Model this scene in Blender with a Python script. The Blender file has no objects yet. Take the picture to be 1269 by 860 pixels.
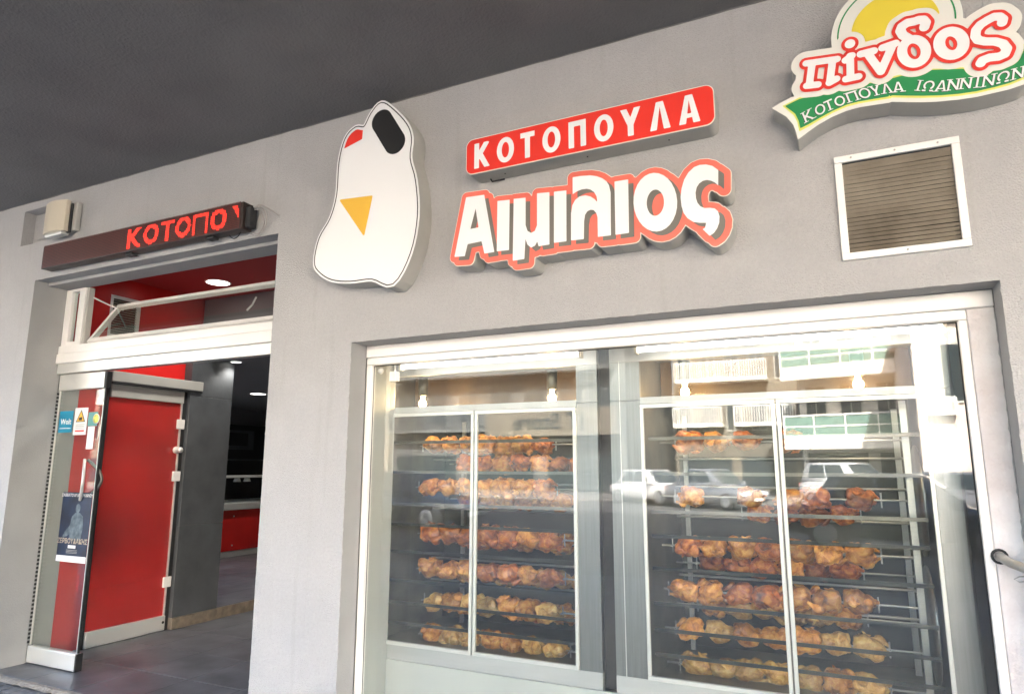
import bpy, bmesh, math, random
import numpy as np
from mathutils import Vector, Matrix, Euler, noise
R = math.radians
SC = bpy.context.scene
COL = SC.collection
random.seed(7)

# ------------------------------------------------------------------ camera
cam_d = bpy.data.cameras.new("camera")
cam_d.sensor_width = 36.0
cam_d.lens = 833.0 / 1269.0 * 36.0
cam_d.clip_start = 0.05
cam_d.clip_end = 2000
cam = bpy.data.objects.new("camera", cam_d)
COL.objects.link(cam)
CAM = Vector((0, -3.0, 1.455))
cam.matrix_world = (Matrix.Translation(CAM) @ Matrix.Rotation(R(25.6), 4, 'Z')
                    @ Matrix.Rotation(R(100.07), 4, 'X') @ Matrix.Rotation(R(0.11), 4, 'Z'))
SC.camera = cam

# ------------------------------------------------------------------ sky, sun, exposure
SUN_EL, SUN_AZ = 38.0, 14.0        # azimuth measured from +Y towards +X
w = bpy.data.worlds.new("World"); SC.world = w; w.use_nodes = True
nt = w.node_tree
bg = nt.nodes['Background']
sk = nt.nodes.new('ShaderNodeTexSky'); sk.sky_type = 'NISHITA'; sk.sun_disc = False
sk.sun_elevation = R(SUN_EL); sk.sun_rotation = R(SUN_AZ)
sk.air_density = 1.0; sk.dust_density = 6.0; sk.ozone_density = 1.0
nt.links.new(sk.outputs[0], bg.inputs[0]); bg.inputs[1].default_value = 0.15
sd = bpy.data.lights.new("sun", 'SUN'); sd.energy = 5.0; sd.angle = R(0.5); sd.color = (1, .95, .88)
sun = bpy.data.objects.new("sun", sd); COL.objects.link(sun)
sdir = Vector((math.sin(R(SUN_AZ)) * math.cos(R(SUN_EL)), math.cos(R(SUN_AZ)) * math.cos(R(SUN_EL)), math.sin(R(SUN_EL))))
sun.rotation_euler = (-sdir).to_track_quat('-Z', 'Y').to_euler(); sun.location = (0, 10, 30)
SC.view_settings.view_transform = 'Standard'; SC.view_settings.look = 'None'
SC.view_settings.exposure = 4.0; SC.view_settings.gamma = 1.0
SC.cycles.max_bounces = 10; SC.cycles.diffuse_bounces = 4; SC.cycles.transparent_max_bounces = 16
SC.cycles.sample_clamp_indirect = 6; SC.cycles.use_denoising = True

# ------------------------------------------------------------------ materials
def mat(name, col, rough=.6, metal=0.0, var=0.0, vscale=6.0, bump=0.0, bscale=60.0, spec=.5, emit=None, estr=0.0, coat=0.0, col2=None, stretch=None, detail=5):
    m = bpy.data.materials.new(name); m.use_nodes = True
    t = m.node_tree; b = t.nodes['Principled BSDF']
    b.inputs['Base Color'].default_value = (*col, 1); b.inputs['Roughness'].default_value = rough
    b.inputs['Metallic'].default_value = metal; b.inputs['Specular IOR Level'].default_value = spec
    b.inputs['Coat Weight'].default_value = coat
    tc = None
    def coord():
        n = t.nodes.new('ShaderNodeTexCoord'); mp = t.nodes.new('ShaderNodeMapping')
        if stretch: mp.inputs['Scale'].default_value = stretch
        t.links.new(n.outputs['Object'], mp.inputs[0]); return mp.outputs[0]
    if var > 0 or col2:
        tc = coord()
        n = t.nodes.new('ShaderNodeTexNoise'); n.inputs['Scale'].default_value = vscale; n.inputs['Detail'].default_value = detail
        t.links.new(tc, n.inputs['Vector'])
        r = t.nodes.new('ShaderNodeValToRGB')
        r.color_ramp.elements[0].position = .32; r.color_ramp.elements[1].position = .68
        c2 = col2 or tuple(min(1, c * (1 + var)) for c in col)
        c1 = col if col2 else tuple(c * (1 - var) for c in col)
        r.color_ramp.elements[0].color = (*c1, 1); r.color_ramp.elements[1].color = (*c2, 1)
        t.links.new(n.outputs['Fac'], r.inputs[0]); t.links.new(r.outputs[0], b.inputs['Base Color'])
    if bump > 0:
        tc = tc or coord()
        n = t.nodes.new('ShaderNodeTexNoise'); n.inputs['Scale'].default_value = bscale; n.inputs['Detail'].default_value = 4
        t.links.new(tc, n.inputs['Vector'])
        bp = t.nodes.new('ShaderNodeBump'); bp.inputs['Strength'].default_value = bump; bp.inputs['Distance'].default_value = .01
        t.links.new(n.outputs['Fac'], bp.inputs['Height']); t.links.new(bp.outputs[0], b.inputs['Normal'])
    if emit:
        b.inputs['Emission Color'].default_value = (*emit, 1); b.inputs['Emission Strength'].default_value = estr
    return m

def glass(name, tint=(1, 1, 1), ior=1.8, rough=0.0, dust=0.0):
    m = bpy.data.materials.new(name); m.use_nodes = True
    t = m.node_tree; t.nodes.remove(t.nodes['Principled BSDF'])
    out = t.nodes['Material Output']
    tr = t.nodes.new('ShaderNodeBsdfTransparent'); tr.inputs[0].default_value = (*tint, 1)
    gl = t.nodes.new('ShaderNodeBsdfGlossy'); gl.inputs['Roughness'].default_value = rough
    fr = t.nodes.new('ShaderNodeFresnel'); fr.inputs[0].default_value = ior
    mx = t.nodes.new('ShaderNodeMixShader')
    # same air-to-glass reflectance on both faces of the thin pane
    ge = t.nodes.new('ShaderNodeNewGeometry'); mi = t.nodes.new('ShaderNodeMix'); mi.data_type = 'FLOAT'
    mi.inputs[2].default_value = ior; mi.inputs[3].default_value = 1 / ior
    t.links.new(ge.outputs['Backfacing'], mi.inputs[0]); t.links.new(mi.outputs[0], fr.inputs[0])
    t.links.new(fr.outputs[0], mx.inputs[0]); t.links.new(tr.outputs[0], mx.inputs[1]); t.links.new(gl.outputs[0], mx.inputs[2])
    if dust:
        df = t.nodes.new('ShaderNodeBsdfDiffuse'); df.inputs[0].default_value = (.75, .77, .74, 1)
        tc = t.nodes.new('ShaderNodeTexCoord'); nz = t.nodes.new('ShaderNodeTexNoise'); nz.inputs['Scale'].default_value = 2.2; nz.inputs['Detail'].default_value = 7
        t.links.new(tc.outputs['Object'], nz.inputs['Vector'])
        mr = t.nodes.new('ShaderNodeMapRange'); mr.inputs[1].default_value = .35; mr.inputs[2].default_value = .7; mr.inputs[3].default_value = dust * .5; mr.inputs[4].default_value = dust * 1.6
        t.links.new(nz.outputs['Fac'], mr.inputs[0])
        m2 = t.nodes.new('ShaderNodeMixShader'); t.links.new(mr.outputs[0], m2.inputs[0]); t.links.new(mx.outputs[0], m2.inputs[1]); t.links.new(df.outputs[0], m2.inputs[2]); mx = m2
    t.links.new(mx.outputs[0], out.inputs[0])
    return m

def wall_mat():
    m = mat('grey_render', (.40, .39, .385), .85, bump=.75, bscale=150)
    t = m.node_tree; b = t.nodes['Principled BSDF']
    tc = t.nodes.new('ShaderNodeTexCoord')
    n1 = t.nodes.new('ShaderNodeTexNoise'); n1.inputs['Scale'].default_value = 1.3; n1.inputs['Detail'].default_value = 6
    n2 = t.nodes.new('ShaderNodeTexNoise'); n2.inputs['Scale'].default_value = 5; n2.inputs['Detail'].default_value = 8; n2.inputs['Roughness'].default_value = .7
    t.links.new(tc.outputs['Object'], n1.inputs['Vector']); t.links.new(tc.outputs['Object'], n2.inputs['Vector'])
    mx = t.nodes.new('ShaderNodeMath'); mx.operation = 'MULTIPLY'
    t.links.new(n1.outputs['Fac'], mx.inputs[0]); t.links.new(n2.outputs['Fac'], mx.inputs[1])
    r = t.nodes.new('ShaderNodeValToRGB')
    r.color_ramp.elements[0].position = .12; r.color_ramp.elements[1].position = .42
    r.color_ramp.elements[0].color = (.395, .389, .379, 1); r.color_ramp.elements[1].color = (.44, .435, .425, 1)
    t.links.new(mx.outputs[0], r.inputs[0])
    # faint vertical run marks and small scuffs
    mp = t.nodes.new('ShaderNodeMapping'); mp.inputs['Scale'].default_value = (9, 1, .55)
    t.links.new(tc.outputs['Object'], mp.inputs[0])
    n3 = t.nodes.new('ShaderNodeTexNoise'); n3.inputs['Scale'].default_value = 1.6; n3.inputs['Detail'].default_value = 6
    t.links.new(mp.outputs[0], n3.inputs['Vector'])
    r3 = t.nodes.new('ShaderNodeValToRGB'); r3.color_ramp.elements[0].position = .30; r3.color_ramp.elements[1].position = .42
    r3.color_ramp.elements[0].color = (.95, .945, .935, 1); r3.color_ramp.elements[1].color = (1, 1, 1, 1)
    t.links.new(n3.outputs['Fac'], r3.inputs[0])
    n4 = t.nodes.new('ShaderNodeTexNoise'); n4.inputs['Scale'].default_value = 60; n4.inputs['Detail'].default_value = 6; n4.inputs['Roughness'].default_value = .8
    t.links.new(tc.outputs['Object'], n4.inputs['Vector'])
    r4 = t.nodes.new('ShaderNodeValToRGB'); r4.color_ramp.elements[0].position = .3; r4.color_ramp.elements[1].position = .6
    r4.color_ramp.elements[0].color = (.93, .93, .93, 1); r4.color_ramp.elements[1].color = (1.05, 1.05, 1.05, 1)
    t.links.new(n4.outputs['Fac'], r4.inputs[0])
    cur = r.outputs[0]
    for q in (r3, r4):
        mm = t.nodes.new('ShaderNodeMix'); mm.data_type = 'RGBA'; mm.blend_type = 'MULTIPLY'; mm.inputs[0].default_value = 1
        t.links.new(cur, mm.inputs[6]); t.links.new(q.outputs[0], mm.inputs[7]); cur = mm.outputs[2]
    t.links.new(cur, b.inputs['Base Color'])
    return m

M = {}
M['wall'] = wall_mat()
M['reveal'] = mat('reveal_paint', (.33, .33, .32), .8, var=.06, vscale=3, bump=.25, bscale=160)
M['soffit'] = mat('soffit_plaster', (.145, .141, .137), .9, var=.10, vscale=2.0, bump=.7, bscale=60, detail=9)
M['white'] = mat('white_aluminium', (.80, .78, .74), .38, var=.03, vscale=3)
M['whitedirty'] = mat('stained_white_plaster', (.80, .78, .76), .7, col2=(.62, .56, .53), vscale=5, bump=.5, bscale=70)
M['steel'] = mat('brushed_steel', (.40, .41, .40), .34, metal=1, var=.06, vscale=14, stretch=(.25, 1, 12))
M['steelv'] = mat('brushed_steel_vertical', (.27, .28, .275), .38, metal=1, var=.08, vscale=10, stretch=(10, 1, .3))
M['satin'] = mat('satin_steel', (.52, .525, .51), .5, metal=.6, var=.05, vscale=5, stretch=(.4, 1, 4))
M['steelframe'] = mat('pale_anodised_trim', (.74, .74, .70), .35, metal=.5)
M['darksteel'] = mat('heat_darkened_steel', (.13, .13, .12), .4, metal=.8, col2=(.24, .225, .19), vscale=4)
M['oveninner'] = mat('oven_lining', (.05, .055, .05), .35, metal=.7, var=.3, vscale=3)
M['panel'] = mat('pale_laminate', (.43, .445, .415), .55, var=.03, vscale=2)
M['black'] = mat('black_rubber', (.02, .02, .02), .6)
M['void'] = mat('near_black', (.03, .03, .03), .8)
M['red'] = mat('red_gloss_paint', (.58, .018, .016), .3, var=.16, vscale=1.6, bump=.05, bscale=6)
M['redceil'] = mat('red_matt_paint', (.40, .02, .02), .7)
M['tilegrey'] = mat('slate_grey_tile', (.075, .08, .085), .45, var=.18, vscale=5, bump=.12, bscale=40)
M['floortile'] = mat('grey_stone_tile', (.125, .125, .135), .38, var=.3, vscale=4, bump=.1, bscale=30)
M['grout'] = mat('dark_grout', (.06, .055, .05), .9)
M['marble'] = mat('brown_step_stone', (.19, .155, .115), .4, var=.3, vscale=14)
M['paver'] = mat('pavement_block', (.15, .15, .15), .85, var=.25, vscale=9, bump=.5, bscale=80)
M['mortar'] = mat('cement_mortar', (.33, .29, .24), .9, var=.2, vscale=30, bump=.8, bscale=80)
M['inner'] = mat('interior_paint', (.2, .2, .205), .7)
M['innerceil'] = mat('interior_ceiling', (.22, .22, .225), .7)
M['signside'] = mat('sign_return', (.42, .41, .37), .5, var=.06, vscale=5)
M['signwhite'] = mat('white_acrylic', (.84, .84, .82), .25)
M['signcream'] = mat('cream_trim', (.86, .78, .66), .3)
M['signred'] = mat('sign_red', (.80, .045, .03), .28)
M['signpink'] = mat('faded_coral_vinyl', (.80, .165, .115), .35, var=.05, vscale=3)
M['signshadow'] = mat('grey_vinyl', (.17, .155, .13), .4)
M['signgreen'] = mat('sign_green', (.025, .26, .085), .3)
M['signyellow'] = mat('sign_yellow', (.75, .60, .06), .35)
M['lime'] = mat('sign_lime', (.72, .74, .16), .35)
M['signwhite2'] = mat('ivory_acrylic', (.76, .75, .68), .3)
M['logored'] = mat('logo_red', (.74, .05, .035), .3)
M['black_vinyl'] = mat('black_vinyl', (.02, .02, .02), .35)
M['amber'] = mat('amber_vinyl', (.80, .47, .06), .35)
M['ledcase'] = mat('led_casing', (.028, .018, .015), .45, var=.2)
M['leddot_off'] = mat('led_unlit', (.12, .035, .03), .4)
M['leddot_on'] = mat('led_lit', (.6, .02, .01), .4, emit=(1, .035, .02), estr=.19)
M['beige'] = mat('beige_plastic', (.60, .54, .42), .3)
M['cable'] = mat('grey_cable', (.35, .33, .31), .6)
M['vent'] = mat('grimy_louvre', (.34, .295, .225), .5, col2=(.17, .14, .10), vscale=4, bump=.1, bscale=60)
M['tube'] = mat('tube_light', (.9, .9, .9), .4, emit=(1, .98, .94), estr=.3)
M['bulb'] = mat('halogen_bulb', (1, .8, .5), .3, emit=(1, .62, .22), estr=5)
M['downlight'] = mat('downlight_glow', (1, 1, 1), .3, emit=(1, .97, .9), estr=.5)
M['glass'] = glass('window_glass', (.97, .985, .98), 1.55, dust=.016)
M['bronze'] = mat('heat_bronzed_steel', (.10, .062, .03), .45, metal=.4, var=.3, vscale=5)
M['ovenglass'] = glass('oven_glass', (.96, .97, .96), 1.4)
M['doorglass'] = glass('door_glass', (.95, .97, .955), 1.5, dust=.012)
M['galv'] = mat('galvanised_pipe', (.5, .49, .47), .4, metal=.8, var=.15, vscale=20)
M['paper'] = mat('white_paper', (.8, .8, .78), .5)
M['cyan'] = mat('cyan_sticker', (.015, .26, .42), .4)
M['posternavy'] = mat('poster_navy', (.004, .008, .022), .4, col2=(.014, .035, .085), vscale=7)
M['posterskin'] = mat('poster_blue_grey', (.035, .06, .085), .4, col2=(.15, .20, .23), vscale=22)
M['postertext'] = mat('poster_gold', (.55, .45, .33), .4)
M['teal'] = mat('teal_sticker', (.10, .30, .28), .4)
M['asphalt'] = mat('asphalt', (.048, .048, .05), .9, var=.2, vscale=3, bump=.4, bscale=50)
M['concrete'] = mat('pale_paving', (.13, .125, .12), .85, var=.12, vscale=3)
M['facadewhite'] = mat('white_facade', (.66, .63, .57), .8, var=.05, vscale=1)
M['facadebeige'] = mat('darkened_beige_facade', (.11, .098, .078), .85, var=.08, vscale=1)  # beige lowered to dark brown, the apartment block's shade put into its colour
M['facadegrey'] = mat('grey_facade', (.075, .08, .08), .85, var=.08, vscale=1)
M['facadepink'] = mat('pale_rose_facade', (.66, .57, .51), .85, var=.05, vscale=1)
M['winglass'] = mat('dark_window', (.03, .04, .045), .08)
M['greenglass'] = mat('green_tinted_glass', (.12, .20, .17), .1)
M['shutter'] = mat('brown_shutter', (.20, .10, .07), .6)
M['carwhite'] = mat('white_car_paint', (.42, .42, .42), .25, coat=.6)
M['carsilver'] = mat('silver_car_paint', (.22, .23, .245), .25, metal=.4, coat=.6)
M['cardark'] = mat('dark_blue_car_paint', (.03, .045, .06), .2, coat=.8)
M['tyre'] = mat('tyre', (.025, .025, .025), .85)
M['rim'] = mat('alloy_rim', (.5, .5, .5), .35, metal=.8)
M['amberlens'] = mat('indicator_lens', (.6, .18, .02), .2)

def chicken_mat(name, c0, c1, c2, rough):
    m = bpy.data.materials.new(name); m.use_nodes = True
    t = m.node_tree; b = t.nodes['Principled BSDF']
    tc = t.nodes.new('ShaderNodeTexCoord'); oi = t.nodes.new('ShaderNodeObjectInfo')
    ad = t.nodes.new('ShaderNodeVectorMath'); ad.operation = 'ADD'
    sc = t.nodes.new('ShaderNodeVectorMath'); sc.operation = 'SCALE'; sc.inputs['Scale'].default_value = 9.0
    t.links.new(oi.outputs['Random'], sc.inputs[0]); t.links.new(tc.outputs['Object'], ad.inputs[0]); t.links.new(sc.outputs[0], ad.inputs[1])
    n = t.nodes.new('ShaderNodeTexNoise'); n.inputs['Scale'].default_value = 20; n.inputs['Detail'].default_value = 7; n.inputs['Roughness'].default_value = .68
    n.inputs['Distortion'].default_value = .6
    t.links.new(ad.outputs[0], n.inputs['Vector'])
    r = t.nodes.new('ShaderNodeValToRGB'); e = r.color_ramp.elements
    e[0].position = .34; e[0].color = (*c0, 1); e[1].position = .66; e[1].color = (*c2, 1)
    k = e.new(.5); k.color = (*c1, 1)
    t.links.new(n.outputs['Fac'], r.inputs[0])
    hs = t.nodes.new('ShaderNodeHueSaturation'); mr = t.nodes.new('ShaderNodeMapRange')
    mr.inputs[3].default_value = .65; mr.inputs[4].default_value = 1.3
    t.links.new(oi.outputs['Random'], mr.inputs[0]); t.links.new(mr.outputs[0], hs.inputs['Value'])
    t.links.new(r.outputs[0], hs.inputs['Color']); t.links.new(hs.outputs[0], b.inputs['Base Color'])
    b.inputs['Roughness'].default_value = rough; b.inputs['Specular IOR Level'].default_value = .7
    b.inputs['Subsurface Weight'].default_value = 0.0; b.inputs['Coat Weight'].default_value = .25; b.inputs['Coat Roughness'].default_value = .2
    v = t.nodes.new('ShaderNodeTexNoise'); v.inputs['Scale'].default_value = 60; v.inputs['Detail'].default_value = 4
    t.links.new(ad.outputs[0], v.inputs['Vector'])
    bp = t.nodes.new('ShaderNodeBump'); bp.inputs['Strength'].default_value = .6; bp.inputs['Distance'].default_value = .006
    t.links.new(v.outputs['Fac'], bp.inputs['Height']); t.links.new(bp.outputs[0], b.inputs['Normal'])
    return m
M['ch_brown'] = chicken_mat('roasted_skin_brown', (.09, .020, .004), (.40, .095, .012), (.68, .27, .045), .38)
M['ch_gold'] = chicken_mat('roasted_skin_golden', (.17, .045, .007), (.54, .20, .028), (.78, .43, .10), .38)
M['ch_pale'] = chicken_mat('half_roasted_skin', (.26, .10, .02), (.58, .31, .075), (.76, .53, .19), .42)

# ------------------------------------------------------------------ helpers
def link(name, me, m, parent=None):
    o = bpy.data.objects.new(name, me); COL.objects.link(o)
    if m is not None and not me.materials: me.materials.append(M[m] if isinstance(m, str) else m)
    if parent is not None: o.parent = parent
    return o
def tag(o, label=None, cat=None, group=None, kind=None):
    if label: o['label'] = label
    if cat: o['category'] = cat
    if group: o['group'] = group
    if kind: o['kind'] = kind
    return o
def empty(name, loc, label, cat, group=None, rz=0):
    o = bpy.data.objects.new(name, None); COL.objects.link(o); o.location = loc; o.rotation_euler = (0, 0, rz)
    o.empty_display_size = .1
    return tag(o, label, cat, group)

class MB:
    """collects boxes, tubes, prisms in WORLD coordinates (relative to origin o)"""
    def __init__(s): s.v = []; s.f = []; s.smooth = []
    def add(s, vs, fs, smooth=False):
        n = len(s.v); s.v += [tuple(v) for v in vs]; s.f += [tuple(i + n for i in f) for f in fs]; s.smooth += [smooth] * len(fs)
        return s
    def box(s, x0, x1, y0, y1, z0, z1):
        return s.add([(x0, y0, z0), (x1, y0, z0), (x1, y1, z0), (x0, y1, z0), (x0, y0, z1), (x1, y0, z1), (x1, y1, z1), (x0, y1, z1)],
                     [(0, 3, 2, 1), (4, 5, 6, 7), (0, 1, 5, 4), (1, 2, 6, 5), (2, 3, 7, 6), (3, 0, 4, 7)])
    def bbox(s, x0, x1, y0, y1, z0, z1, b=.004, seg=1):
        bm = bmesh.new()
        vs = [bm.verts.new(p) for p in [(x0, y0, z0), (x1, y0, z0), (x1, y1, z0), (x0, y1, z0), (x0, y0, z1), (x1, y0, z1), (x1, y1, z1), (x0, y1, z1)]]
        for f in [(0, 3, 2, 1), (4, 5, 6, 7), (0, 1, 5, 4), (1, 2, 6, 5), (2, 3, 7, 6), (3, 0, 4, 7)]: bm.faces.new([vs[i] for i in f])
        bmesh.ops.bevel(bm, geom=bm.edges[:], offset=b, segments=seg, affect='EDGES', profile=.5)
        bm.verts.index_update()
        s.add([v.co[:] for v in bm.verts], [[v.index for v in f.verts] for f in bm.faces]); bm.free()
        return s
    def prism(s, pts, axis, a, b):
        """pts: 2D polygon; axis 'x','y','z' extruded from a to b"""
        def P(u, v, t): return {'x': (t, u, v), 'y': (u, t, v), 'z': (u, v, t)}[axis]
        n = len(pts)
        vs = [P(u, v, a) for u, v in pts] + [P(u, v, b) for u, v in pts]
        fs = [tuple(range(n))[::-1], tuple(range(n, 2 * n))] + [(i, (i + 1) % n, n + (i + 1) % n, n + i) for i in range(n)]
        return s.add(vs, fs)
    def tube(s, pts, r, n=8, cap=True):
        pts = [Vector(p) for p in pts]; rings = []
        rs = r if isinstance(r, (list, tuple)) else [r] * len(pts)
        up = None
        for i, p in enumerate(pts):
            d = (pts[min(i + 1, len(pts) - 1)] - pts[max(i - 1, 0)]).normalized()
            if up is None:
                up = Vector((0, 0, 1)) if abs(d.z) < .9 else Vector((1, 0, 0))
            a = d.cross(up).normalized(); bb = a.cross(d).normalized(); up = bb
            rings.append([p + (a * math.cos(2 * math.pi * k / n) + bb * math.sin(2 * math.pi * k / n)) * rs[i] for k in range(n)])
        vs = [v for rg in rings for v in rg]; fs = []
        for i in range(len(pts) - 1):
            for k in range(n): fs.append((i * n + k, i * n + (k + 1) % n, (i + 1) * n + (k + 1) % n, (i + 1) * n + k))
        s.add(vs, fs, True)
        if cap:
            m = len(pts) - 1
            s.add(rings[0], [tuple(range(n))]); s.add(rings[m], [tuple(range(n))[::-1]])
        return s
    def lathe(s, prof, c, axis='z', n=20):
        vs = []; fs = []
        for r, h in prof:
            for k in range(n):
                a = 2 * math.pi * k / n; u, v = r * math.cos(a), r * math.sin(a)
                vs.append({'z': (c[0] + u, c[1] + v, c[2] + h), 'x': (c[0] + h, c[1] + u, c[2] + v), 'y': (c[0] + u, c[1] + h, c[2] + v)}[axis])
        for i in range(len(prof) - 1):
            for k in range(n): fs.append((i * n + k, i * n + (k + 1) % n, (i + 1) * n + (k + 1) % n, (i + 1) * n + k))
        return s.add(vs, fs, True)
    def mesh(s, name, o=(0, 0, 0)):
        me = bpy.data.meshes.new(name); me.from_pydata([(v[0] - o[0], v[1] - o[1], v[2] - o[2]) for v in s.v], [], s.f)
        me.polygons.foreach_set('use_smooth', s.smooth); me.update(); return me
    def build(s, name, m, parent=None, o=None):
        """child meshes are stored relative to the parent's location"""
        if o is None:
            o = (0, 0, 0)
            p = parent
            while p is not None:
                o = tuple(o[i] + p.location[i] for i in range(3)); p = p.parent
        return link(name, s.mesh(name, o), m, parent)
def B(*a): return MB().box(*a)

# ---- signed distance outlines, used for all cut-out signs and lettering
def sd_poly(X, Z, polys):
    d2 = np.full(X.shape, 1e9); ins = np.zeros(X.shape, bool)
    for pl in polys:
        n = len(pl)
        for i in range(n):
            ax, az = pl[i]; bx, bz = pl[(i + 1) % n]
            ex, ez = bx - ax, bz - az; L = ex * ex + ez * ez
            if L < 1e-12: continue
            tt = np.clip(((X - ax) * ex + (Z - az) * ez) / L, 0, 1)
            d2 = np.minimum(d2, (X - ax - tt * ex) ** 2 + (Z - az - tt * ez) ** 2)
            c = (az > Z) != (bz > Z)
            if az != bz: ins ^= c & (X < (bx - ax) * (Z - az) / (bz - az) + ax)
    return np.where(ins, -1, 1) * np.sqrt(d2)
def sd_line(X, Z, pts, r):
    d2 = np.full(X.shape, 1e9)
    for (ax, az), (bx, bz) in zip(pts[:-1], pts[1:]):
        ex, ez = bx - ax, bz - az; L = max(ex * ex + ez * ez, 1e-12)
        tt = np.clip(((X - ax) * ex + (Z - az) * ez) / L, 0, 1)
        d2 = np.minimum(d2, (X - ax - tt * ex) ** 2 + (Z - az - tt * ez) ** 2)
    return np.sqrt(d2) - r
def seg_rect(a, b, wd):
    dx, dz = b[0] - a[0], b[1] - a[1]; L = math.hypot(dx, dz); nx, nz = -dz / L * wd / 2, dx / L * wd / 2
    return [(a[0] + nx, a[1] + nz), (b[0] + nx, b[1] + nz), (b[0] - nx, b[1] - nz), (a[0] - nx, a[1] - nz)]
def rrect(X, Z, x0, x1, z0, z1, r):
    qx = np.abs(X - (x0 + x1) / 2) - (x1 - x0) / 2 + r; qz = np.abs(Z - (z0 + z1) / 2) - (z1 - z0) / 2 + r
    return np.hypot(np.maximum(qx, 0), np.maximum(qz, 0)) + np.minimum(np.maximum(qx, qz), 0) - r
def sdf_mb(f, x0, x1, z0, z1, cell, yf, yb=None, mb=None):
    nx = int((x1 - x0) / cell) + 2; nz = int((z1 - z0) / cell) + 2
    xs = x0 + np.arange(nx) * cell; zs = z0 + np.arange(nz) * cell
    X, Z = np.meshgrid(xs, zs, indexing='ij'); F = f(X, Z); F = np.where(np.abs(F) < 1e-7, 1e-7, F)
    ins = F < 0; out = mb or MB(); vid = {}; V = []; FS = []
    def vert(key, p):
        if key not in vid: vid[key] = len(V); V.append(p)
        return vid[key]
    cn = ins[:-1, :-1].astype(int) + ins[1:, :-1] + ins[1:, 1:] + ins[:-1, 1:]
    contour = []
    for j in range(nz - 1):
        row = cn[:, j]; i = 0; nzr = np.nonzero(row)[0]
        if len(nzr) == 0: continue
        i = nzr[0]; end = nzr[-1] + 1
        while i < end:
            c = row[i]
            if c == 0: i += 1; continue
            if c == 4:
                k = i
                while k < end and row[k] == 4: k += 1
                q = [(i, j), (k, j), (k, j + 1), (i, j + 1)]
                FS.append(tuple(vert((a, b), (xs[a], zs[b])) for a, b in q)); i = k; continue
            cs = [(i, j), (i + 1, j), (i + 1, j + 1), (i, j + 1)]; poly = []; kinds = []
            for q in range(4):
                a, b = cs[q], cs[(q + 1) % 4]
                fa, fb = F[a], F[b]
                if fa < 0: poly.append(vert(a, (xs[a[0]], zs[a[1]]))); kinds.append(0)
                if (fa < 0) != (fb < 0):
                    t = fa / (fa - fb); key = (min(a, b), max(a, b))
                    poly.append(vert(key, (xs[a[0]] + t * (xs[b[0]] - xs[a[0]]), zs[a[1]] + t * (zs[b[1]] - zs[a[1]])))); kinds.append(1 if fa < 0 else 2)
            FS.append(tuple(poly))
            m = len(poly)
            for q in range(m):
                if kinds[q] == 1 and kinds[(q + 1) % m] == 2: contour.append((poly[q], poly[(q + 1) % m]))
            i += 1
    out.add([(x, yf, z) for x, z in V], FS)
    if yb is not None and contour:
        vs = []; fs = []
        for a, b in contour:
            n = len(vs); vs += [(V[a][0], yf, V[a][1]), (V[b][0], yf, V[b][1]), (V[b][0], yb, V[b][1]), (V[a][0], yb, V[a][1])]
            fs.append((n + 1, n, n + 3, n + 2))
        out.add(vs, fs)
    return out

# block capitals in a w x h box, stroke t
def glyph(ch, w, h, t):
    """list of polygons-sets; clipped to the box by the caller"""
    S = lambda *p: [[seg_rect(p[i], p[i + 1], t)] for i in range(len(p) - 1)]
    if ch == 'K': return S((t / 2, -t), (t / 2, h + t)) + S((t * .5, .36 * h), (w - t * .55, h + .02 * h)) + S((t * 1.0, .62 * h), (w - t * .45, -.03 * h))
    if ch == 'T': return S((w / 2, -t), (w / 2, h)) + S((0, h - t / 2), (w, h - t / 2))
    if ch == 'P': return S((t / 2, -t), (t / 2, h)) + S((w - t / 2, -t), (w - t / 2, h)) + S((0, h - t / 2), (w, h - t / 2))
    if ch in 'LA':
        k = t * .58
        r = [[[(0, 0), (w / 2 - k, h), (w / 2 + k, h), (w, 0), (w - 1.12 * t, 0), (w / 2, h - .9 * t), (1.12 * t, 0)]]]
        if ch == 'A': r += [[[(w * .2, .2 * h), (w * .8, .2 * h), (w * .74, .2 * h + t * .72), (w * .26, .2 * h + t * .72)]]]
        return r
    if ch == 'Y': return S((w / 2, -t), (w / 2, .5 * h)) + S((w / 2, .40 * h), (t * .45, h * 1.04)) + S((w / 2, .40 * h), (w - t * .45, h * 1.04))
    if ch == 'I': return S((w / 2, 0), (w / 2, h))
    if ch == 'N': return S((t / 2, -t), (t / 2, h + t)) + S((w - t / 2, -t), (w - t / 2, h + t)) + S((t * .3, h), (w - t * .3, 0))
    if ch == 'O':
        e = lambda a, b: [(w / 2 + a * math.cos(2 * math.pi * k / 32), h / 2 + b * math.sin(2 * math.pi * k / 32)) for k in range(32)]
        return [[e(w / 2, h / 2), e(w / 2 - t, h / 2 - t * .95)]]
    if ch == 'W':   # omega
        a0 = R(-58)
        arc = [(w / 2 + (w / 2 - t / 2) * math.cos(a0 + (math.pi - 2 * a0) * k / 20), h * .56 + (h * .44 - t / 2) * math.sin(a0 + (math.pi - 2 * a0) * k / 20)) for k in range(21)]
        return S(*arc) + S((w * .54 + .12 * w, t / 2), (w, t / 2)) + S((0, t / 2), (w * .34, t / 2))
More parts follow.
